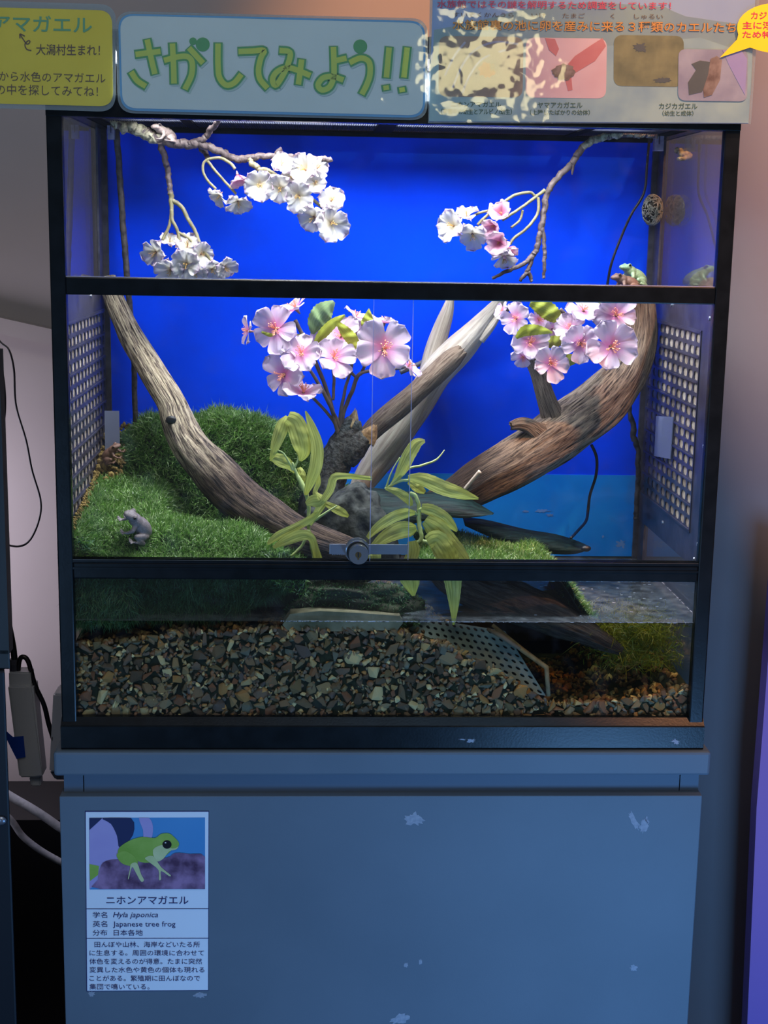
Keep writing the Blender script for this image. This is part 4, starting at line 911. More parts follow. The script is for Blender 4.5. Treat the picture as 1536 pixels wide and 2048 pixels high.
# fibre ball
b = MB(); fr_ = random.Random(4); cc = P(1305, 420, .375)
for i in range(170):
    u = Vector((fr_.gauss(0, 1), fr_.gauss(0, 1), fr_.gauss(0, 1))).normalized(); t_ = u.orthogonal().normalized(); t_ = (Matrix.Rotation(fr_.uniform(0, 6.3), 3, u) @ t_)
    R_ = Vector((.016, .014, .024)); arc = []
    for k in range(5):
        q = (u+t_*((k-2)*.22)+Vector((fr_.gauss(0, .06), fr_.gauss(0, .06), fr_.gauss(0, .06)))).normalized(); arc.append(cc+Vector((q.x*R_.x, q.y*R_.y, q.z*R_.z))*fr_.uniform(.94, 1.04))
    b.tube(arc, .0009, 4)
nb_ = b.build('fibre_ball', M['nest'], smooth=True, kind='stuff', label='ball of grey wire like fibres stuck in the right back corner', cat='ball')
b = MB(); b.ell(cc, .0130, .0112, .0202, 2); b.build('core', pbr('ball_core', S3(50, 46, 40), None, rough=.9), nb_, smooth=True)

# ================================================================== BLOSSOM SPRAYS
def petal_mesh(name, mat, seed, cup, ruff, wide, notch=0.0):
    nu, nv = 9, 8; V = []; UV = []; r_ = random.Random(seed); ph = r_.uniform(0, 6)
    for i in range(nu+1):
        u = i/nu; wdt = wide*.5*(.10+1.12*u**.8)*(max(0, 1-u**7))**.5+.012
        for j in range(nv+1):
            v = j/nv*2-1; x = u*(1-notch*math.exp(-(v*4)**2)*(u > .8))-0.07*abs(v)**2*u
            y = v*wdt
            z = cup*(u**1.6)*0.55-0.42*cup*u**4 + 0.10*(v*v)*u + ruff*u*u*math.sin(v*5.0+ph)*.7+ruff*.8*u**3*math.sin(v*9+ph*2)
            V.append((x, y, z)); UV.append((u, j/nv))
    F_ = [(i*(nv+1)+j, (i+1)*(nv+1)+j, (i+1)*(nv+1)+j+1, i*(nv+1)+j+1) for i in range(nu) for j in range(nv)]
    me = bpy.data.meshes.new(name); me.from_pydata(V, [], F_); lay = me.uv_layers.new(name='UVMap')
    for lp in me.loops: lay.data[lp.index].uv = UV[lp.vertex_index]
    me.materials.append(mat); me.polygons.foreach_set('use_smooth', [True]*len(me.polygons)); me.update(); return me
PET = {'pink': [petal_mesh('petal', M['petal_pink'], s, .42+.1*(s % 3), .10, .90, .10) for s in range(6)],
       'white': [petal_mesh('petal', M['petal_white'], s, .8+.15*(s % 3), .15, 1.0) for s in range(6)],
       'rose': [petal_mesh('petal', M['petal_rose'], s, 1.3, .05, 1.2) for s in range(4)]}
def stamen_mesh(mat, n, L_, spread, seed):
    b = MB(); r_ = random.Random(seed)
    for i in range(n):
        a = r_.uniform(0, 6.28); s = spread*r_.uniform(.3, 1); tip = Vector((math.cos(a)*s, math.sin(a)*s, L_*r_.uniform(.7, 1.1)))
        b.tube([(0, 0, 0), tip*.5+Vector((0, 0, .03)), tip], .010, 4); b.ell(tip, .028, .028, .028, 1)
    me = bpy.data.meshes.new('stamens'); me.from_pydata([tuple(v) for v in b.v], [], b.f); me.materials.append(mat); me.update(); return me
STM = {'pink': [stamen_mesh(M['stamen'], 22, .36, .26, s) for s in range(3)], 'white': [stamen_mesh(M['stamen_y'], 10, .55, .16, s) for s in range(2)], 'rose': [stamen_mesh(M['stamen_y'], 5, .5, .1, 7)]}
def calyx_mesh():
    b = MB(); b.tube([(0, 0, -.34), (0, 0, -.2), (0, 0, -.06), (0, 0, .03)], [.035, .07, .11, .09], 10)
    me = bpy.data.meshes.new('flower'); me.from_pydata([tuple(v) for v in b.v], [], b.f); me.materials.append(M['calyx'])
    me.polygons.foreach_set('use_smooth', [True]*len(me.polygons)); return me
CAL = calyx_mesh()
def flower(root, x, y, Y, dpx, face, kind='pink', seed=0):
    """face: direction the flower looks, (right, up, towards camera)"""
    r_ = random.Random(seed*7+int(x)*3+int(y)); rad = dpx*0.52*pxm(Y); p = P(x, y, Y)
    f = Vector((face[0], -face[2], face[1])).normalized()
    q = f.to_track_quat('Z', 'Y').to_matrix() @ Matrix.Rotation(r_.uniform(0, 6.28), 3, 'Z')
    o = bpy.data.objects.new('flower', CAL); COL.objects.link(o); o.parent = root
    o.matrix_local = Matrix.Translation(p-WLOC[root]) @ q.to_4x4() @ Matrix.Scale(rad, 4)
    n = 5; st_ = PET[kind]
    for k in range(n):
        c = bpy.data.objects.new('petal', r_.choice(st_)); COL.objects.link(c); c.parent = o
        sc = r_.uniform(.88, 1.1)
        tilt = -r_.uniform(-.12, .28) if kind == 'pink' else -r_.uniform(.0, .35) if kind == 'white' else -.55
        c.matrix_local = Matrix.Rotation(2*math.pi*k/n+r_.uniform(-.14, .14), 4, 'Z') @ Matrix.Rotation(tilt, 4, 'Y') @ Matrix.Rotation(r_.uniform(-.2, .2), 4, 'X') @ Matrix.Scale(sc, 4)
    s = bpy.data.objects.new('stamens', r_.choice(STM[kind])); COL.objects.link(s); s.parent = o
    return o
def leaf(root, L, mat, name='leaf', Y=None, fold=0.25, wav=0.15, serr=0.0, roll=0.0, m_=6):
    """L: (x, y, Y, halfwidth px) midrib points"""
    C = cat_rom([(q[0], q[1], q[2], q[3]) for q in L], 22); n = len(C); V = []; UV = []
    for i in range(n):
        a = C[max(i-1, 0)]; b_ = C[min(i+1, n-1)]; tx, ty = b_[0]-a[0], b_[1]-a[1]; l_ = math.hypot(tx, ty) or 1; nx, ny = -ty/l_, tx/l_
        hw = max(.4, C[i][3]); hw *= 1+(serr*(1 if i % 2 else -1))
        for j in range(m_+1):
            v = j/m_*2-1; k = pxm(C[i][2])
            Y_ = C[i][2]+(-fold*(1-abs(v))+roll*v+wav*math.sin(i*.9+v*2+L[0][0]))*hw*k
            V.append(P(C[i][0]+nx*hw*v, C[i][1]+ny*hw*v, Y_)); UV.append((j/m_, i/(n-1)))
    w_ = m_+1; F_ = [(i*w_+j, i*w_+j+1, (i+1)*w_+j+1, (i+1)*w_+j) for i in range(n-1) for j in range(m_)]
    return mesh(name, V, F_, mat, root, uv=UV, smooth=True)
for k in ('leaf_green', 'leaf_lime', 'bamboo'):   # their colour runs along v, ribs across u
    pass

# central pink bouquet
cb = thing('blossom_bouquet', 'pink silk blossom bouquet standing in the middle before the blue backdrop', 'artificial flowers', P(692, 905, .27))
ST = [[(696, 925, .285, 3), (680, 860, .275, 4), (655, 800, .26, 4), (620, 740, .25, 3), (604, 720, .245, 3)], [(692, 915, .285, 3), (672, 850, .27, 4), (650, 770, .265, 4), (610, 680, .26, 4), (590, 640, .26, 4)],
      [(694, 915, .285, 3), (680, 850, .275, 4), (690, 780, .27, 3), (700, 745, .27, 3), (708, 700, .27, 4), (712, 640, .27, 3)], [(693, 905, .28, 3), (684, 840, .275, 4), (705, 780, .27, 4), (718, 750, .265, 4), (750, 740, .26, 3), (790, 738, .25, 3), (812, 734, .25, 3)],
      [(690, 915, .285, 3), (668, 845, .27, 3), (625, 795, .26, 3), (608, 785, .25, 3)], [(712, 755, .27, 3), (698, 740, .27, 3), (690, 735, .27, 2)], [(720, 750, .265, 3), (735, 725, .26, 3), (760, 700, .25, 3)], [(666, 800, .265, 3), (668, 760, .265, 3), (664, 725, .26, 3)]]
for s in ST: twig('stem', s, M['stem'], cb, jit=.15)
CF = [(552, 658, .24, 98, (-.25, .1, 1)), (497, 662, .25, 62, (-1, .1, .25)), (592, 616, .26, 78, (-.5, .75, .1)), (603, 708, .225, 90, (-.15, .45, .9)), (568, 750, .23, 92, (-.55, .1, .8)), (607, 786, .22, 84, (0, .9, .35)),
      (668, 716, .225, 88, (.1, .5, .8)), (682, 672, .255, 90, (-.1, .5, .8)), (768, 698, .22, 118, (.1, .15, 1)), (712, 634, .27, 62, (.4, .8, .2)), (816, 734, .235, 58, (.7, .7, .3)), (768, 646, .28, 62, (.2, .9, .1)), (640, 690, .265, 60, (.2, .3, 1)), (722, 678, .275, 70, (.1, .4, .9))]
for i, (x, y, Y, d, f) in enumerate(CF): flower(cb, x, y, Y, d, f, 'pink', i)
leaf(cb, [(625, 668, .25, 3), (632, 645, .25, 18), (648, 622, .25, 20), (668, 603, .25, 4)], M['leaf_green'], serr=.05)
leaf(cb, [(628, 690, .24, 3), (645, 668, .24, 10), (668, 645, .24, 9), (690, 630, .24, 2)], M['leaf_lime'], serr=.05)
leaf(cb, [(672, 642, .235, 2), (688, 660, .235, 10), (705, 680, .235, 12), (718, 700, .235, 3)], M['leaf_lime'], serr=.05)
leaf(cb, [(730, 662, .25, 5), (735, 645, .25, 13), (738, 617, .25, 1)], M['leaf_lime'])
leaf(cb, [(766, 678, .24, 8), (785, 668, .24, 12), (808, 655, .24, 1)], M['leaf_green'])
leaf(cb, [(598, 668, .255, 5), (602, 685, .255, 9), (605, 697, .255, 4)], M['leaf_lime'])
leaf(cb, [(648, 682, .27, 8), (655, 700, .27, 9), (660, 715, .27, 3)], M['leaf_lime'])
leaf(cb, [(722, 675, .26, 6), (735, 682, .26, 10), (755, 686, .26, 4)], M['leaf_lime'])
leaf(cb, [(523, 664, .235, 2), (540, 670, .235, 4), (552, 668, .235, 1)], M['leaf_lime'])

# right pink bouquet
rbq = thing('blossom_bouquet', 'pink silk blossoms tucked over the top of the thick right trunk', 'artificial flowers', P(1150, 700, .25))
for s in ([(1215, 700, .30, 4), (1180, 690, .27, 3), (1150, 680, .26, 3), (1110, 660, .26, 3), (1070, 650, .26, 3)], [(1210, 705, .30, 3), (1190, 720, .29, 3), (1150, 700, .27, 3)], [(1150, 680, .26, 3), (1140, 640, .26, 4), (1120, 618, .26, 4)], [(1205, 690, .26, 3), (1160, 720, .26, 3), (1120, 730, .26, 3)]):
    twig('stem', s, M['stem'], rbq, jit=.15)
RF = [(1032, 637, .24, 62, (-.4, .1, .9)), (1078, 640, .26, 52, (.3, .3, 1)), (1060, 686, .235, 78, (0, .3, 1)), (1101, 727, .22, 78, (.1, .2, .9)), (1140, 660, .23, 74, (-.2, .4, 1)), (1160, 688, .215, 84, (.1, .1, 1)), (1222, 694, .21, 108, (0, .15, 1)),
      (1232, 630, .23, 88, (0, .3, 1)), (1166, 622, .24, 74, (.1, .7, .6)), (1046, 714, .25, 48, (-.2, -.3, .8)), (1006, 622, .26, 40, (-.7, .5, .3)), (1110, 660, .26, 50, (.3, 0, 1))]
for i, (x, y, Y, d, f) in enumerate(RF): flower(rbq, x, y, Y, d, f, 'pink', i+30)
leaf(rbq, [(1032, 676, .225, 3), (1050, 662, .225, 11), (1075, 660, .225, 10), (1105, 665, .225, 2)], M['leaf_lime'], serr=.05)
leaf(rbq, [(1085, 690, .25, 4), (1108, 684, .25, 13), (1132, 678, .25, 3)], M['leaf_lime'])
leaf(rbq, [(1060, 606, .25, 6), (1090, 618, .25, 18), (1112, 634, .25, 14), (1122, 645, .25, 3)], M['leaf_lime'], serr=.05)
leaf(rbq, [(1112, 720, .245, 3), (1138, 720, .245, 12), (1165, 712, .245, 3)], M['leaf_lime'])
leaf(rbq, [(1090, 700, .26, 6), (1105, 715, .26, 10), (1118, 722, .26, 3)], M['leaf_green'])
leaf(rbq, [(1182, 630, .25, 5), (1192, 618, .25, 9), (1206, 606, .25, 5)], M['leaf_lime'])

# hanging cream blossoms, left
hb = thing('blossom_cluster', 'cream blossom cluster hanging lowest on the left above the middle rail', 'artificial flowers', P(342, 400, .32))
for s in ([(341, 385, .32, 5), (343, 400, .32, 5), (342, 430, .315, 3), (337, 455, .31, 3), (325, 480, .305, 3)], [(345, 402, .32, 5), (362, 412, .318, 4), (372, 430, .315, 4), (390, 462, .31, 3.5), (400, 488, .305, 3.5)], [(343, 420, .316, 4), (345, 440, .312, 3.5), (356, 465, .31, 3), (360, 495, .305, 3)], [(356, 465, .31, 3), (375, 475, .31, 2.5), (390, 490, .305, 2.5)], [(400, 490, .305, 3), (412, 508, .30, 3), (425, 525, .30, 3)]):
    twig('stem', s, M['stalk'], hb, jit=.15)
HF = [(312, 504, .30, 56, (-.5, -.3, .8)), (340, 484, .31, 42, (0, .7, .4)), (375, 494, .305, 56, (0, .5, .5)), (373, 528, .29, 66, (-.1, -.2, 1)), (402, 508, .30, 52, (.3, 0, .8)), (424, 538, .30, 48, (.2, -.5, .7)), (448, 534, .305, 50, (.5, -.4, .6)), (342, 540, .295, 62, (-.2, -.4, .8)), (392, 544, .30, 54, (0, -.5, .7))]
for i, (x, y, Y, d, f) in enumerate(HF): flower(hb, x, y, Y, d, f, 'white', i+50)
# top spray
ts = thing('blossom_cluster', 'cream and rose blossom spray drooping from the top left twig', 'artificial flowers', P(500, 330, .30))
for s in ([(418, 318, .30, 3), (408, 325, .30, 2.5), (406, 342, .30, 2.5), (416, 362, .30, 2.5), (432, 378, .30, 2.5)], [(418, 318, .30, 3), (440, 316, .30, 3), (460, 326, .30, 3), (470, 338, .297, 3)], [(415, 322, .30, 3), (436, 348, .30, 2.5), (458, 372, .30, 2.5), (472, 388, .297, 2.5)], [(535, 340, .295, 3), (550, 348, .29, 3), (580, 370, .29, 3), (620, 395, .285, 3), (650, 420, .285, 3)], [(520, 338, .298, 3), (525, 350, .295, 3)], [(600, 380, .285, 3), (625, 350, .28, 3)]):
    twig('stem', s, M['stalk'], ts, jit=.1)
TF = [(440, 390, .30, 48, (-.5, -.7, .5), 'white'), (475, 350, .295, 50, (.2, -.8, .4), 'rose'), (476, 402, .295, 54, (.2, -.8, .6), 'white'), (520, 370, .285, 66, (0, -.1, 1), 'white'), (563, 330, .285, 48, (.1, .5, .8), 'white'), (560, 376, .28, 64, (0, -.2, .9), 'white'),
      (612, 340, .28, 66, (-.5, .2, .7), 'white'), (634, 336, .285, 48, (.6, .2, .6), 'white'), (598, 392, .275, 62, (-.2, -.2, 1), 'white'), (630, 368, .28, 50, (.1, .2, .9), 'white'), (662, 402, .28, 56, (.2, .3, .8), 'white'), (628, 434, .275, 62, (-.4, -.4, .7), 'white'), (662, 446, .27, 72, (.3, -.1, 1), 'white'), (585, 355, .29, 50, (0, .2, 1), 'white')]
for i, (x, y, Y, d, f, k) in enumerate(TF): flower(ts, x, y, Y, d, f, k, i+70)
# right hanging
rs = thing('blossom_cluster', 'white and pink blossoms hanging on arched stalks from the right branch', 'artificial flowers', P(1075, 395, .32))
for s in ([(1090, 380, .32, 4), (1072, 392, .318, 3), (1060, 385, .315, 3), (1030, 390, .31, 3), (1000, 410, .305, 3), (970, 435, .30, 3), (955, 450, .30, 3)], [(1074, 392, .318, 3.5), (1050, 410, .31, 3), (1020, 430, .305, 3), (1005, 440, .30, 3)], [(1076, 395, .318, 3.5), (1076, 425, .315, 3), (1055, 455, .31, 3), (1030, 475, .305, 3), (1020, 488, .30, 3)], [(1000, 418, .305, 2.5), (965, 424, .30, 2.5), (945, 432, .30, 2.5)], [(1045, 420, .31, 2.5), (1040, 440, .31, 2.5), (1022, 455, .305, 2.5)]):
    twig('stem', s, M['stalk'], rs, jit=.1)
for i, (x, y, Y, d, f, k) in enumerate([(908, 452, .305, 66, (-.6, .1, .7), 'white'), (934, 432, .305, 50, (-.2, .8, .5), 'white'), (945, 468, .30, 60, (-.1, -.5, .7), 'white'), (1003, 430, .305, 58, (-.2, .3, .6), 'rose'), (990, 450, .30, 54, (-.5, -.3, .6), 'rose'), (1000, 484, .295, 60, (-.3, -.1, .7), 'rose'), (1008, 512, .295, 58, (0, -.8, .5), 'white'), (1015, 498, .30, 44, (.3, -.5, .6), 'rose')]):
    flower(rs, x, y, Y, d, f, k, i+90)

# ================================================================== YELLOW GREEN BLADED PLANTS
pl = thing('bamboo_sprig', 'yellow green artificial bamboo sprig left of the lock', 'artificial plant', P(625, 1110, .05))
for s in ([(628, 1120, .05, 3), (618, 1060, .055, 3), (617, 1010, .06, 4), (612, 985, .06, 5), (602, 965, .065, 5), (592, 945, .07, 3), (585, 925, .07, 2)], [(586, 940, .07, 2), (597, 915, .07, 2), (595, 880, .07, 1.5), (580, 825, .07, 1)], [(586, 940, .07, 2.5), (565, 905, .07, 1.5), (535, 898, .07, 1)], [(618, 1050, .055, 3), (645, 1030, .05, 2.5), (674, 1011, .05, 1.5)], [(618, 1060, .05, 3), (605, 1090, .05, 3), (582, 1112, .045, 2.5)]):
    twig('stem', s, M['bamboo_stem'], pl, jit=.2)
BL = [[(574, 832, .08, 3), (566, 850, .075, 13), (553, 885, .07, 11), (541, 922, .07, 2)], [(575, 835, .065, 13), (590, 845, .063, 19), (602, 880, .06, 20), (606, 905, .06, 14), (600, 922, .06, 3)], [(611, 822, .05, 1.5), (622, 850, .05, 8), (634, 890, .05, 12), (632, 930, .05, 13), (620, 965, .052, 10), (611, 990, .055, 3)],
      [(540, 912, .08, 5), (560, 920, .08, 13), (578, 930, .08, 10), (590, 945, .08, 3)], [(620, 1050, .05, 4), (640, 1010, .045, 6), (660, 980, .045, 8), (668, 955, .045, 8), (690, 952, .045, 6), (744, 957, .045, 4)], [(535, 1088, .04, 3), (555, 1072, .04, 8), (590, 1055, .042, 8), (625, 1035, .045, 7), (650, 1008, .05, 4)],
      [(546, 1095, .035, 3), (575, 1080, .035, 10), (605, 1070, .035, 11), (622, 1075, .035, 8), (630, 1095, .035, 7), (637, 1124, .035, 10)], [(648, 1005, .06, 4), (668, 1016, .06, 8), (685, 1025, .06, 8), (697, 1033, .06, 3)], [(612, 1008, .045, 4), (625, 1002, .045, 12), (640, 1000, .045, 12), (630, 985, .05, 5), (637, 965, .055, 5), (637, 945, .06, 2)], [(598, 935, .075, 4), (604, 950, .07, 8), (604, 968, .07, 4)]]
for L_ in BL: leaf(pl, L_, M['bamboo'], name='leaf', fold=.35, wav=.07, m_=8)
pr = thing('bamboo_sprig', 'larger yellow green artificial bamboo sprig right of the lock', 'artificial plant', P(838, 1110, .05))
for s in ([(820, 985, .06, 3), (833, 995, .06, 4), (838, 1020, .058, 4), (838, 1050, .055, 4.5), (843, 1075, .05, 4), (830, 1088, .05, 3)], [(889, 900, .09, 1), (872, 920, .085, 2), (845, 930, .08, 2.5), (815, 938, .075, 2.5), (795, 955, .07, 2.5), (775, 978, .07, 2)], [(770, 978, .07, 3), (800, 962, .07, 3), (818, 960, .07, 3)], [(843, 1080, .05, 3), (855, 1085, .048, 4), (862, 1088, .045, 3)], [(835, 1020, .058, 3), (845, 1018, .055, 4)], [(836, 1030, .058, 2.5), (828, 1024, .05, 3)], [(772, 975, .07, 2), (785, 940, .07, 1.5), (800, 915, .07, 1.5)]):
    twig('stem', s, M['bamboo_stem'], pr, jit=.2)
BR = [[(850, 882, .075, 3), (834, 887, .073, 11), (818, 910, .07, 13), (806, 935, .07, 12), (792, 958, .07, 6), (778, 975, .07, 2)], [(816, 955, .055, 5), (845, 958, .055, 13), (885, 975, .055, 15), (925, 988, .055, 11), (957, 997, .055, 2)], [(772, 977, .065, 3), (795, 984, .06, 8), (815, 998, .06, 9), (822, 1012, .06, 4)],
      [(735, 1076, .035, 4), (755, 1055, .035, 9), (785, 1035, .035, 11), (812, 1026, .038, 10), (830, 1026, .04, 4)], [(740, 1100, .04, 5), (765, 1078, .04, 12), (795, 1062, .04, 17), (820, 1058, .042, 15), (833, 1056, .045, 5)], [(843, 1016, .05, 9), (862, 1020, .05, 12), (888, 1035, .05, 12), (905, 1052, .05, 8), (914, 1063, .05, 2)],
      [(850, 1040, .045, 10), (870, 1056, .045, 20), (895, 1085, .045, 21), (920, 1112, .045, 16), (938, 1135, .045, 8)], [(856, 1086, .035, 14), (872, 1080, .035, 20), (888, 1100, .035, 22), (902, 1130, .035, 20)], [(824, 1082, .035, 9), (826, 1098, .035, 14), (822, 1118, .035, 13), (815, 1140, .035, 20), (822, 1165, .035, 18), (827, 1192, .035, 3)],
      [(902, 1120, .03, 19), (905, 1150, .03, 19), (907, 1180, .03, 15), (908, 1215, .03, 9), (907, 1250, .03, 2)], [(818, 962, .08, 6), (835, 975, .08, 10), (850, 985, .08, 4)], [(740, 1098, .05, 12), (748, 1110, .05, 14), (750, 1130, .05, 10)]]
for L_ in BR: leaf(pr, L_, M['bamboo'], name='leaf', fold=.35, wav=.07, m_=8, serr=.02)

# ================================================================== FROGS
def frog_mesh():
    b = MB(); RY = lambda a: Matrix.Rotation(a, 3, 'Y')
    b.ell((-.14, 0, .24), .34, .22, .19, 3, RY(-.35)); b.ell((.12, 0, .33), .22, .19, .15, 3, RY(-.2)); b.ell((.28, 0, .39), .19, .165, .105, 3, RY(.05)); b.ell((.38, 0, .37), .12, .12, .075, 3)
    for s in (-1, 1):
        b.ell((.27, s*.125, .46), .07, .055, .06, 2)
        b.tube([(-.30, s*.12, .14), (-.18, s*.25, .15), (.0, s*.33, .13)], [.11, .10, .06], 12); b.ell((.0, s*.33, .13), .065, .065, .065, 2)
        b.tube([(.0, s*.33, .12), (-.16, s*.34, .08), (-.30, s*.33, .05)], [.055, .06, .035], 12)
        b.tube([(-.30, s*.33, .045), (-.16, s*.38, .035), (.0, s*.42, .028)], [.038, .034, .028], 10)
        for k, a in enumerate((-.5, -.1, .3, .7)):
            e = Vector((.0+.15*math.cos(a), s*(.42+.15*math.sin(a)), .022)); b.tube([(.0, s*.42, .025), e], [.020, .016], 8); b.ell(e, .028, .028, .02, 2)
        b.tube([(.12, s*.16, .26), (.14, s*.25, .17), (.20, s*.24, .06)], [.065, .055, .038], 12); b.tube([(.20, s*.24, .06), (.26, s*.23, .025)], [.036, .03], 10)
        for a in (-.8, -.25, .3, .85):
            e = Vector((.26+.11*math.cos(a), s*.23+.11*math.sin(a), .022)); b.tube([(.25, s*.23, .025), e], [.018, .015], 8); b.ell(e, .027, .027, .02, 2)
    me = bpy.data.meshes.new('frog_raw'); me.from_pydata([tuple(v) for v in b.v], [], b.f); o = bpy.data.objects.new('frog_raw', me); COL.objects.link(o)
    rm = o.modifiers.new('r', 'REMESH'); rm.mode = 'VOXEL'; rm.voxel_size = .016; sm = o.modifiers.new('s', 'SMOOTH'); sm.factor = .6; sm.iterations = 3
    dg = bpy.context.evaluated_depsgraph_get(); me2 = bpy.data.meshes.new_from_object(o.evaluated_get(dg)); bpy.data.objects.remove(o)
    me2.polygons.foreach_set('use_smooth', [True]*len(me2.polygons)); me2.name = 'tree_frog'; return me2
FM = frog_mesh()
def frog(x, y, Y, lpx, face, up, mat, label, **kw):
    s = lpx*pxm(Y)/0.86; p = P(x, y, Y); f = Vector((face[0], -face[2], face[1])).normalized(); u = Vector((up[0], -up[2], up[1])); u = (u-f*u.dot(f)).normalized(); sd = u.cross(f)
    me = FM.copy(); me.materials.clear(); me.materials.append(mat)
    o = bpy.data.objects.new('tree_frog', me); COL.objects.link(o); Mx = Matrix((f, sd, u)).transposed().to_4x4(); Mx.translation = p
    o.matrix_world = Mx @ Matrix.Scale(s, 4); o['label'] = label; o['category'] = 'frog'
    b = MB()
    for sgn in (-1, 1):
        em = bpy.data.meshes.new('eye'); q = MB(); q.ell((0, 0, 0), .034, .022, .034, 2); em.from_pydata([tuple(v) for v in q.v], [], q.f); em.materials.append(M['eye']); em.polygons.foreach_set('use_smooth', [True]*len(em.polygons))
        e = bpy.data.objects.new('eye', em); COL.objects.link(e); e.parent = o; e.location = (.285, sgn*.165, .465)
    return o
frog(326, 282, .30, 50, (-.75, .12, .55), (0, 1, .1), M['frog_beige'], 'beige tree frog sitting on the twig at the top left')
frog(1262, 568, .335, 60, (-.95, .25, .35), (0, 1, 0), M['frog_green'], 'pale green tree frog sitting above the middle rail on the right')
frog(1250, 582, .31, 56, (-1, .05, .2), (0, 1, 0), M['frog_brown'], 'brown frog crouching just under the pale green frog')
frog(262, 1062, .045, 72, (-.62, .42, .45), (.3, .85, .45), M['frog_grey'], 'grey frog sitting in the moss lawn near the left grille')
frog(230, 916, .28, 46, (.9, .45, .3), (-.3, .9, .3), M['frog_brown'], 'dark brown frog peering out below the milky tab on the left')

# ================================================================== FLAT PRINT HELPERS
def rrect(TL, TR, BR, BL, r, n=7, corners=(1, 1, 1, 1)):
    q = [Vector(TL), Vector(TR), Vector(BR), Vector(BL)]; out = []
    for i in range(4):
        c = q[i]; a = q[i-1]; b_ = q[(i+1) % 4]
        if not corners[i] or r <= 0: out.append(c); continue
        p0 = c+(a-c).normalized()*r; p1 = c+(b_-c).normalized()*r
        for k in range(n+1):
            t = k/n; out.append((1-t)**2*p0+2*t*(1-t)*c+t*t*p1)
    return [(p.x, p.y) for p in out]
def sheet(name, px, Y, mat, parent, th=0.0003, **k):
    return MB().prism([P(x, y, Y) for x, y in reversed(px)], (0, -1, 0), th).build(name, mat, parent, **k)
def ellipse(cx, cy, rx, ry, n=28, rot=0, rag=0, seed=0):
    rr_ = random.Random(seed); o = []
    for k in range(n):
        a = 2*math.pi*k/n; q = 1-rag*rr_.random(); x, y = rx*q*math.cos(a), ry*q*math.sin(a); o.append((cx+x*math.cos(rot)-y*math.sin(rot), cy+x*math.sin(rot)+y*math.cos(rot)))
    return o
def strokes(name, LL, w_, Y, mat, parent, sm=True):
    """thick pen strokes in pixel space laid on the card"""
    b = MB()
    for L_ in LL:
        Y = Y-2.5e-5
        C = cat_rom(L_, max(4, len(L_)*5)) if (sm and len(L_) > 2) else np.array(L_, float)
        pts = [(c[0], c[1]) for c in C]; n = len(pts); lft = []; rgt = []
        for i in range(n):
            a = pts[max(i-1, 0)]; c = pts[min(i+1, n-1)]; dx, dy = c[0]-a[0], c[1]-a[1]; l_ = math.hypot(dx, dy) or 1
            ex = -w_*.55 if i == 0 else (w_*.55 if i == n-1 else 0)
            x, y = pts[i][0]+dx/l_*ex, pts[i][1]+dy/l_*ex
            lft.append(P(x-dy/l_*w_, y+dx/l_*w_, Y)); rgt.append(P(x+dy/l_*w_, y-dx/l_*w_, Y))
        b.add(lft+rgt, [(i, n+i, n+i+1, i+1) for i in range(n-1)])
    return b.build(name, mat, parent)
def text(s, x0, y0, x1, y1, Y, mat, parent, slope=0.0, bold=0.0, shear=0.0, name='lettering'):
    cu = bpy.data.curves.new('t', 'FONT'); cu.body = s; cu.resolution_u = 2; cu.offset = bold; cu.shear = shear
    to = bpy.data.objects.new('t', cu); COL.objects.link(to); dg = bpy.context.evaluated_depsgraph_get(); dg.update()
    me = bpy.data.meshes.new_from_object(to.evaluated_get(dg)); bpy.data.objects.remove(to)
    if not len(me.vertices): return None
    co = [v.co.copy() for v in me.vertices]; ax = min(c.x for c in co); bx = max(c.x for c in co); ay = min(c.y for c in co); by = max(c.y for c in co)
    V = []
    for c in co:
        u = (c.x-ax)/(bx-ax); v = (by-c.y)/(by-ay); x = x0+(x1-x0)*u; V.append(P(x, y0+(y1-y0)*v+slope*(x-x0), Y))
    F_ = [tuple(p.vertices) for p in me.polygons]; bpy.data.meshes.remove(me)
    return mesh(name, V, F_, mat, parent)
YS = -0.009
# ---- middle sign
sg = thing('sign', 'white laminated sign with blue edge and big green Japanese letters above the tank', 'sign', P(543, 235, -.004))
sheet('laminate_sheet', rrect((231, 22), (856, 37), (855, 241), (236, 226), 34), YS+.0008, M['film_edge'], sg, th=.0008)
sheet('blue_border', rrect((236, 27), (851, 42), (850, 236), (241, 221), 32), YS, M['edge_blue'], sg)
sheet('card', rrect((240, 31), (847, 46), (846, 231), (245, 216), 29), YS-.0004, M['card_white'], sg)
Z1 = [[[(274, 108.5), (318, 103)], [(295, 82), (302, 115), (309, 145)], [(264, 146), (274, 161), (289, 171)]],
      [[(331, 120), (355, 114), (374, 113), (384, 124), (383, 150), (371, 176)], [(345, 90), (347, 128), (348, 164)], [(380, 98), (391, 110), (404, 124)]],
      [[(436, 90), (436, 130), (439, 155), (452, 170), (468, 166), (481, 151)]],
      [[(480, 103), (505, 102), (528, 101), (522, 115), (517, 138), (520, 158), (533, 174)]],
      [[(562, 101), (580, 105), (576, 128), (565, 152), (551, 171), (545, 158), (556, 142), (580, 136), (618, 150)], [(603, 122), (600, 145), (597, 166)]],
      [[(667, 97), (668, 130), (667, 155), (659, 174), (644, 180), (636, 170), (646, 156), (665, 153), (684, 159)], [(668, 122), (690, 117)]],
      [[(702, 124), (722, 116), (738, 124), (740, 148), (734, 168), (725, 186)]],
      [[(778, 98), (773, 152)], [(772, 174), (772.5, 177)], [(814, 98), (808, 152)], [(804, 178), (804.5, 181)]]]
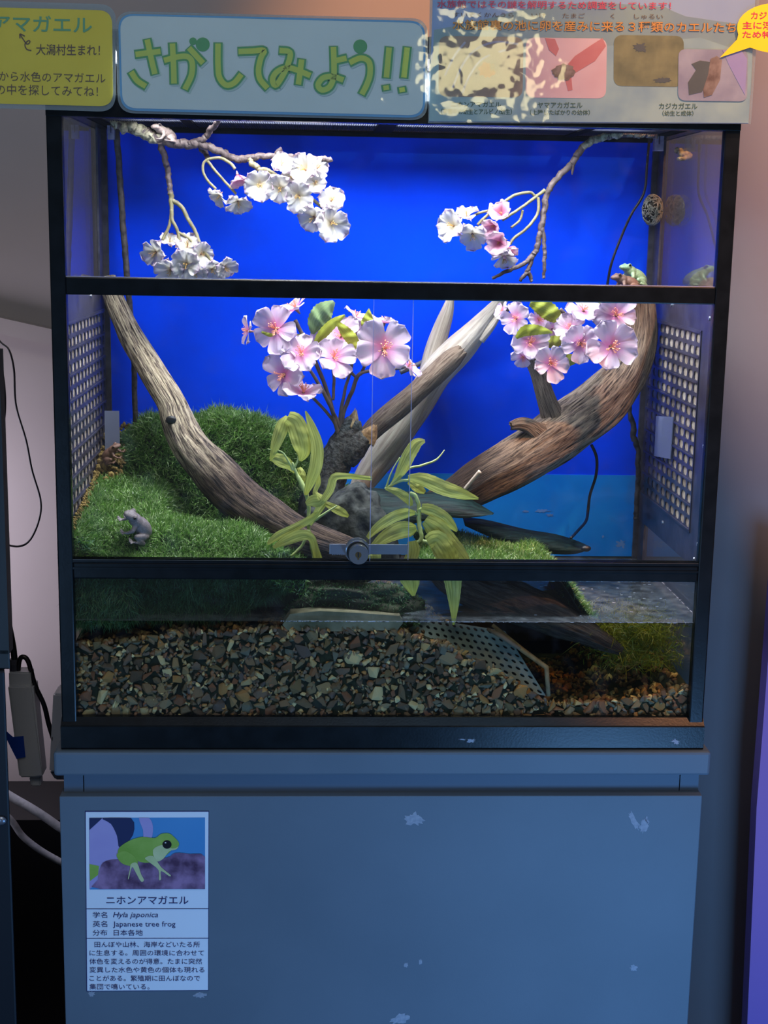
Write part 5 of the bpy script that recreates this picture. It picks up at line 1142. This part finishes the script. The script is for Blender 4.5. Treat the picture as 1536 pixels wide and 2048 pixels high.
strokes('letter_shadow', [[(x+3, y+3) for x, y in L_] for g_ in Z1 for L_ in g_], 9.6, YS-.0007, pbr('letter_shadow_print', S3(176, 200, 190), None), sg)
strokes('letter_outline', [L_ for g_ in Z1 for L_ in g_], 9.4, YS-.0009, M['ink_green'], sg)
for (cx, cy, r_) in ((386, 82.5, 7.5), (405.5, 89, 14), (720.5, 93, 14)): sheet('letter_dot', ellipse(cx, cy, r_, r_), YS-.0009, M['ink_green'], sg)
strokes('letter_fill', [L_ for g_ in Z1 for L_ in g_], 5.6, YS-.0012, M['ink_yellow'], sg)
sheet('laminate_film', rrect((231, 22), (856, 37), (855, 241), (236, 226), 34), YS-.0018, M['film'], sg, th=.0002)
# ---- left yellow sign
sy = thing('sign', 'yellow laminated sign with teal lettering at the upper left corner', 'sign', P(40, 220, -.004))
sheet('laminate_sheet', rrect((-260, -6), (232, 9), (231, 224), (-260, 208), 34), YS+.0008, M['film_edge'], sy, th=.0008)
sheet('card', rrect((-250, 8), (224, 21), (226, 213), (-250, 201), 28), YS, M['card_yellow'], sy)
text('アマガエル', -14, 29, 184, 62, YS-.0005, M['ink_teal'], sy, slope=.022, bold=.012)
text('大潟村生まれ！', 72, 88, 200, 110, YS-.0005, M['ink_brown'], sy, slope=.012, bold=.006)
strokes('drawn_arrow', [[(40, 68), (46, 78), (54, 88), (60, 84), (57, 81), (50, 88), (53, 98), (62, 101)], [(40, 76), (40, 68), (49, 72)]], 1.1, YS-.0005, M['ink_brown'], sy)
text('から水色のアマガエル', -2, 142, 211, 162, YS-.0005, M['ink_brown'], sy, slope=.022)
text('の中を探してみてね！', -8, 168, 196, 189, YS-.0005, M['ink_brown'], sy, slope=.022)
sheet('laminate_film', rrect((-260, -6), (232, 9), (231, 224), (-260, 208), 34), YS-.0012, M['film'], sy, th=.0002)
# ---- right poster
po = thing('poster', 'laminated frog poster with mountain print and four photos at the upper right', 'poster', P(1180, 245, -.004))
YP = YS+.001
sheet('laminate_sheet', [(862, -160), (1530, -160), (1502, 248), (856, 246)], YP+.0008, M['film_edge'], po, th=.0008)
sheet('sky', [(870, -158), (1519, -158), (1497, 247), (858, 243)], YP, M['sky_print'], po)
sheet('hill', [(868, 60), (950, 44), (1040, 20), (1180, 4), (1330, 14), (1345, 22), (1372, 33), (1400, 37), (1440, 43), (1507, 52), (1502, 190), (862, 190)], YP-.0004, M['hill_print'], po)
sheet('meadow', [(862, 120), (1000, 100), (1250, 90), (1400, 75), (1505, 110), (1497, 246), (858, 242)], YP-.0007, M['meadow_print'], po)
def photo(x0, y0, x1, y1, mat, r=18, **k): return sheet('photo', rrect((x0, y0), (x1, y0+2), (x1-2, y1), (x0-1, y1-2), r), YP-.0010-k.get('d', 0), M[mat], po)
ph = photo(878, 72, 1047, 195, 'photo_brown')
for a_, b_, c_, d_, m_ in ((975, 140, 22, 18, 'photo_amber'), (990, 120, 16, 26, 'photo_brown')): sheet('photo_detail', ellipse(a_, b_, c_, d_, rag=.3, seed=a_), YP-.0014, M[m_], ph)
strokes('photo_detail', [[(905, 175), (925, 130), (950, 100), (990, 84), (1035, 88)], [(925, 185), (940, 150), (965, 118), (1010, 100)], [(890, 150), (910, 110), (930, 85)]], 2.2, YP-.0013, M['photo_grey'], ph)
ph = photo(1052, 75, 1214, 197, 'photo_skin')
sheet('photo_detail', [(1136, 128), (1150, 112), (1186, 88), (1205, 76), (1212, 92), (1190, 122), (1150, 146)], YP-.0014, M['photo_skin_dark'], ph)
sheet('photo_detail', [(1090, 76), (1110, 78), (1118, 98), (1112, 112), (1098, 100)], YP-.0014, M['photo_skin_dark'], ph)
sheet('photo_detail', [(1128, 150), (1142, 146), (1145, 180), (1136, 182)], YP-.0013, M['photo_skin_dark'], ph)
sheet('photo_detail', ellipse(1127, 144, 26, 18, rag=.25, seed=3), YP-.0017, M['photo_frog_brown'], ph)
ph = photo(1228, 70, 1368, 174, 'photo_moss', 18)
sheet('photo_detail', ellipse(1280, 95, 18, 12, rag=.6, seed=6), YP-.0014, M['photo_darkgreen'], ph); sheet('photo_detail', ellipse(1325, 160, 20, 6, rag=.5, seed=7), YP-.0014, M['photo_darkgreen'], ph)
ph = photo(1357, 98, 1496, 203, 'photo_grey', 16, d=.0008)
sheet('photo_detail', [(1445, 100), (1482, 100), (1494, 118), (1490, 190), (1478, 168), (1458, 130)], YP-.0022, M['photo_mauve'], ph)
sheet('photo_detail', [(1383, 128), (1400, 121), (1420, 124), (1418, 150), (1404, 184), (1378, 190), (1376, 165), (1392, 140)], YP-.0022, M['photo_darkgreen'], ph)
sheet('photo_detail', [(1421, 118), (1434, 112), (1444, 120), (1440, 160), (1424, 190), (1408, 195), (1406, 180), (1416, 150)], YP-.0024, M['photo_frog_brown'], ph)
text('水族館ではその謎を解明するため調査をしています！', 874, 0, 1342, 16, YP-.0012, M['ink_red'], po, slope=.008, bold=.012)
text('すいぞくかんうら　　いけ　　たまご　　　く　　しゅるい', 906, 24, 1326, 34, YP-.0012, M['ink_brown'], po, slope=.01)
for o_, m_, y_ in ((.030, 'ink_dark', -.0012), (.008, 'ink_orange', -.0015)):
    text('水族館裏の池に卵を産みに来る３種類のカエルたち', 905, 39, 1472, 60, YP+y_, M[m_], po, slope=.010, bold=o_)
for s_, x0, y0, x1, y1 in (('ニホンアマガエル', 902, 203, 1002, 214), ('（変態中の幼生とアルビノ/幼生）', 882, 217, 1024, 229), ('ヤマアカガエル', 1075, 204, 1165, 216), ('（上陸したばかりの幼体）', 1060, 219, 1180, 230), ('カジカガエル', 1318, 206, 1395, 218), ('（幼生と成体）', 1325, 221, 1387, 232)):
    text(s_, x0, y0, x1, y1, YP-.0012, M['ink_darkgreen'], po, slope=.004, bold=.014)
sheet('laminate_film', [(862, -160), (1530, -160), (1502, 248), (856, 246)], YP-.0034, M['film'], po, th=.0002)
bb = [(1440, 115)]+[(1474+0, 79)]+[(1552+78*math.cos(a), 56+50*math.sin(a)) for a in [math.radians(d_) for d_ in range(165, 480, 12)]]+[(1500, 95)]
bu = sheet('speech_bubble', bb, YP-.0040, M['card_yellow'], po)
for s_, x0, y0, x1, y1 in (('カジカガ', 1502, 23, 1568, 38), ('主に渓流に', 1485, 43, 1585, 58), ('ため特に水', 1485, 62, 1585, 76)): text(s_, x0, y0, x1, y1, YP-.0044, M['ink_red'], bu, slope=.004, bold=.012)

# ---- species plate on the stand
YN = -0.0132
npl = thing('species_plate', 'pale blue paper species card with a frog photo stuck on the stand', 'sign', P(295, 1985, -.0126))
sheet('board', [(170, 1622), (418, 1622), (417, 1981), (173, 1983)], YN, M['ink_navy'], npl, th=.0005)
sheet('paper', [(171.5, 1624), (417, 1623.5), (416, 1980), (174.5, 1981.5)], YN-.0004, M['paper'], npl)
YN -= .0008
f_ = sheet('photo', [(178, 1636), (410, 1635), (410, 1778), (179.5, 1779)], YN, M['photo_blue'], npl)
def round_poly(px):
    n = len(px)
    if n < 6: return px
    o = []
    for i in range(n):
        a, b_, c_, d_ = (np.array(px[(i+k-1) % n], float) for k in range(4))
        for t in (0, .33, .67):
            q = 0.5*((2*b_)+(-a+c_)*t+(2*a-5*b_+4*c_-d_)*t*t+(-a+3*b_-3*c_+d_)*t**3); o.append((min(410, max(178.5, q[0])), min(1778, max(1635.5, q[1]))))
    return o
def pd(px, m_, d_):
    px = round_poly(px); sheet('photo_detail', px, YN-.0003*d_, M[m_], f_, th=.0001)
pd([(178.5, 1636.5), (246, 1636), (242, 1700), (234, 1740), (179, 1778)], 'photo_mauve', 1)
pd([(205, 1636), (262, 1636), (266, 1670), (240, 1696), (234, 1672), (222, 1648)], 'photo_navy', 2)
pd([(179, 1636), (205, 1636), (190, 1650), (179, 1660)], 'photo_navy', 2)
pd([(278, 1636), (298, 1636), (306, 1654), (302, 1680), (288, 1684), (286, 1660)], 'photo_mauve', 2)
pd([(179, 1728), (198, 1732), (196, 1750), (180, 1762)], 'photo_frog', 2)
pd([(200, 1736), (212, 1722), (250, 1718), (330, 1716), (350, 1706), (380, 1708), (410, 1714), (410, 1778), (200, 1778), (196, 1760)], 'photo_bark', 3)
pd([(241, 1693), (262, 1680), (285, 1674), (310, 1676), (322, 1668), (338, 1667), (348, 1674), (357, 1684), (357, 1692), (345, 1699), (326, 1716), (308, 1724), (280, 1724), (252, 1708), (236, 1706)], 'photo_frog', 4)
pd([(306, 1700), (324, 1690), (345, 1697), (357, 1693), (352, 1699), (338, 1703), (326, 1718), (312, 1722)], 'photo_frog_pale', 5)
pd([(234, 1708), (250, 1702), (268, 1712), (276, 1726), (264, 1732), (246, 1728), (236, 1718)], 'photo_frog', 5)
pd([(262, 1728), (274, 1726), (282, 1748), (288, 1760), (282, 1763), (272, 1746), (264, 1734), (258, 1756), (256, 1757), (260, 1738)], 'photo_frog_pale', 6)
pd([(290, 1716), (306, 1712), (322, 1734), (341, 1750), (338, 1752), (322, 1742), (322, 1758), (318, 1759), (317, 1740), (298, 1724)], 'photo_frog_pale', 6)
pd(ellipse(334, 1689, 9, 8.5), 'photo_black', 6); pd(ellipse(331, 1685.5, 1.6, 1.2), 'photo_white', 7)
YN -= .0003
for y_ in (1817.8, 1876.8): sheet('rule_line', [(172.5, y_-.5), (416.5, y_-.8), (416.5, y_+.4), (172.5, y_+.7)], YN, M['ink_navy'], npl, th=.0001)
def nt_(s_, x0, y0, x1, y1, **k): text(s_, x0, y0, x1, y1, YN, M['ink_navy'], npl, **k)
nt_('ニホンアマガエル', 212.5, 1792, 377, 1808.5, bold=.006)
nt_('学名', 185.5, 1824, 214.5, 1836); nt_('Hyla japonica', 226, 1824.5, 316, 1838, shear=.25)
nt_('英名', 185.5, 1842, 214.5, 1854); nt_('Japanese tree frog', 226, 1843, 351, 1856.5)
nt_('分布', 185.5, 1859.5, 214.5, 1871.5); nt_('日本各地', 227.5, 1859.5, 285.5, 1871.5)
for i, (s_, a_, b_) in enumerate((('田んぼや山林、海岸などいたる所', 189, 400), ('に生息する。周囲の環境に合わせて', 179, 408), ('体色を変えるのが得意。たまに突然', 179, 404), ('変異した水色や黄色の個体も現れる', 179, 409), ('ことがある。繁殖期に田んぼなので', 179, 400), ('集団で鳴いている。', 179, 299))):
    nt_(s_, a_, 1883.3+i*16.9, b_, 1894.8+i*16.9)

# ================================================================== THINGS AROUND THE TANK
nc = thing('cabinet', 'dark blue black cabinet cut off by the left edge of the picture', 'cabinet', (-0.2, 0.1, FLOOR))
xe = P(22, 1700, -.05).x
def shear(b):
    for v in b.v: v.x -= 0.245*(v.y+.05)
    return b
shear(MB().box(-0.55, xe, -.05, .45, FLOOR, P(0, 1342, -.05).z, bev=.003)).build('body', M['dark_cab'], nc)
sc = P(1, 1641, -.052); b = MB(); b.ell(sc, .0085, .004, .0065, 2); b.build('screw', M['screw'], nc, smooth=True)
nt2 = thing('tank_frame', 'black edge of a neighbouring tank standing on the dark cabinet at left', 'terrarium', (-0.3, 0.1, P(0, 1342, -.05).z))
xe2 = P(8, 1000, -.045).x
shear(MB().box(-0.50, xe2+.002, -.045, .40, P(0, 1341, -.05).z, P(0, 1300, -.05).z, bev=.002)).build('base_frame', M['black'], nt2)
MB().box(xe2-.022, xe2, -.045, -.02, P(0, 1310, -.05).z, P(0, 700, -.045).z).build('corner_post', M['black'], nt2)
shear(MB().box(xe2-.3, xe2-.004, -.0195, .39, P(0, 1310, -.05).z, P(0, 705, -.045).z)).build('side_panel', M['black'], nt2)
# cords
twig('cable', [(-30, 640, .5, 2), (0, 683, .5, 2), (18, 700, .5, 2), (28, 740, .5, 2), (32, 810, .5, 2), (52, 880, .5, 2), (64, 940, .5, 2), (81, 1000, .5, 2), (78, 1040, .5, 2), (60, 1080, .5, 2), (36, 1093, .5, 2), (0, 1086, .5, 2)], M['cable'], n=120,
     label='thin black cord looping down the wall left of the terrarium', cat='cord')
twig('cable', [(-20, 700, .45, 2.2), (2, 735, .45, 2.2), (10, 790, .45, 2.2), (8, 840, .45, 2.2), (-4, 860, .45, 2.2), (-20, 880, .45, 2.2)], M['cable'], n=60,
     label='short black cord bulging out from the left picture edge', cat='cord')
twig('cable', [(0, 1160, .25, 6), (6, 1195, .25, 6), (16, 1240, .25, 6), (27, 1300, .25, 6.5), (31, 1352, .25, 6)], M['cable'], n=60, seg=12, label='thick black cord running down into the top of the grey adapter', cat='cord')
twig('cable', [(36, 1352, .25, 5), (38, 1325, .25, 5), (44, 1314, .25, 5), (56, 1322, .25, 5), (70, 1370, .25, 5), (88, 1410, .25, 5), (98, 1450, .25, 5), (112, 1492, .25, 5), (125, 1520, .30, 5)], M['cable'], n=90, seg=12, label='black cord curving from the adapter behind the stand top', cat='cord')
ad = thing('power_adapter', 'tall grey white power adapter hanging beside the stand with blue tape', 'power adapter', P(50, 1575, .24))
def hull_box(name, top, bot, Y0, Y1, mat, parent, bev=.003):
    """tapering box: top / bot = (x0, x1, y) pixels"""
    A = [P(top[0], top[2], Y0), P(top[1], top[2], Y0), P(bot[1], bot[2], Y0), P(bot[0], bot[2], Y0)]
    bm = bmesh.new(); vs = [bm.verts.new(p) for p in A]+[bm.verts.new(p+Vector((0, Y1-Y0, 0))) for p in A]
    for f in ((0, 3, 2, 1), (4, 5, 6, 7), (0, 1, 5, 4), (1, 2, 6, 5), (2, 3, 7, 6), (3, 0, 4, 7)): bm.faces.new([vs[i] for i in f])
    bmesh.ops.recalc_face_normals(bm, faces=bm.faces[:]); bmesh.ops.bevel(bm, geom=bm.edges[:], offset=bev, segments=2, affect='EDGES'); bm.verts.index_update()
    V = [v.co.copy() for v in bm.verts]; F_ = [[v.index for v in f.verts] for f in bm.faces]; bm.free(); return mesh(name, V, F_, mat, parent)
hull_box('body', (15, 66, 1372), (38, 85, 1556), .235, .275, M['white_plastic'], ad)
hull_box('side_ridge', (50, 60, 1374), (72, 84, 1552), .2335, .24, M['white_plastic'], ad, bev=.0008)
hull_box('cap', (17, 60, 1345), (18, 63, 1374), .240, .270, M['white_plastic'], ad, bev=.002)
hull_box('plug', (58, 80, 1555), (62, 82, 1573), .245, .265, M['white_plastic'], ad, bev=.002)
MB().tube([P(34, 1348, .25), P(37, 1362, .25)], .0055, 12).build('strain_relief', M['cable_grey'], ad)
MB().tube([P(27, 1318, .25), P(28, 1350, .25)], .0065, 12).build('strain_relief', M['cable_grey'], ad)
sheet('blue_tape', [(8, 1458), (26, 1474), (47, 1472), (51, 1514), (33, 1518), (14, 1480)], .2325, M['blue_tape'], ad)
wd = thing('air_pump', 'white plastic device half hidden behind the left side of the tank', 'device', P(115, 1560, .24))
hull_box('body', (106, 150, 1388), (98, 150, 1545), .24, .29, M['white_plastic'], wd, bev=.003)
hull_box('foot', (99, 150, 1543), (110, 150, 1560), .245, .285, M['cable_grey'], wd, bev=.002)
twig('hose', [(-10, 1572, .55, 9), (20, 1592, .55, 9), (60, 1615, .55, 9), (90, 1634, .55, 9), (120, 1655, .55, 9), (150, 1672, .55, 9)], M['hose'], n=60, seg=14, label='upper dusty white hose passing behind the grey stand', cat='hose')
twig('hose', [(-10, 1612, .53, 7), (22, 1640, .53, 7), (45, 1672, .53, 7), (80, 1700, .53, 7), (118, 1722, .53, 7), (150, 1738, .53, 7)], M['hose'], n=60, seg=14, label='lower white hose sagging behind the grey stand', cat='hose')
lb = MB(); lb.box(-.55, .9, .60, .79, FLOOR, P(60, 1640, .6).z); lb.build('low_box', M['black'], label='black box standing low against the wall behind the hoses', cat='box')
# purple panel on the right
xr_ = P(1510, 1500, -.1).x
a_, b_ = P(1538, 1150, -.1), P(1483, 2048, -.1)
MB().prism([P(1536, 1150, .24), P(1516, 1420, .24), P(1502, 1600, .24), P(1483, 2048, .24), P(1470, 2330, .24), P(2000, 2330, .24), P(2000, 1150, .24)], (0, 1, 0), 0.03).build('purple_partition', M['purple'], label='purple blue panel at the lower right edge of the picture', cat='panel')

# groups for the things that come several times
GR = {'tree_frog': 'tree frogs in the terrarium', 'driftwood': 'driftwood pieces in the terrarium', 'blossom_cluster': 'blossoms hanging from the top twigs', 'blossom_bouquet': 'pink blossoms below the middle rail',
      'bamboo_sprig': 'bamboo sprigs beside the lock', 'bark_slab': 'dark bark slabs', 'hose': 'white hoses behind the stand', 'hanging_branch': 'twig branches under the lid', 'rubber_vine': 'dark vines in the back corners', 'sign': 'signs', 'rock': 'rocks above the water'}
for o in scn.objects:
    if o.parent is None and o.get('category'):
        k = o.name.split('.')[0]
        if k in GR and len([q for q in scn.objects if q.parent is None and q.name.split('.')[0] == k]) > 1: o['group'] = GR[k]
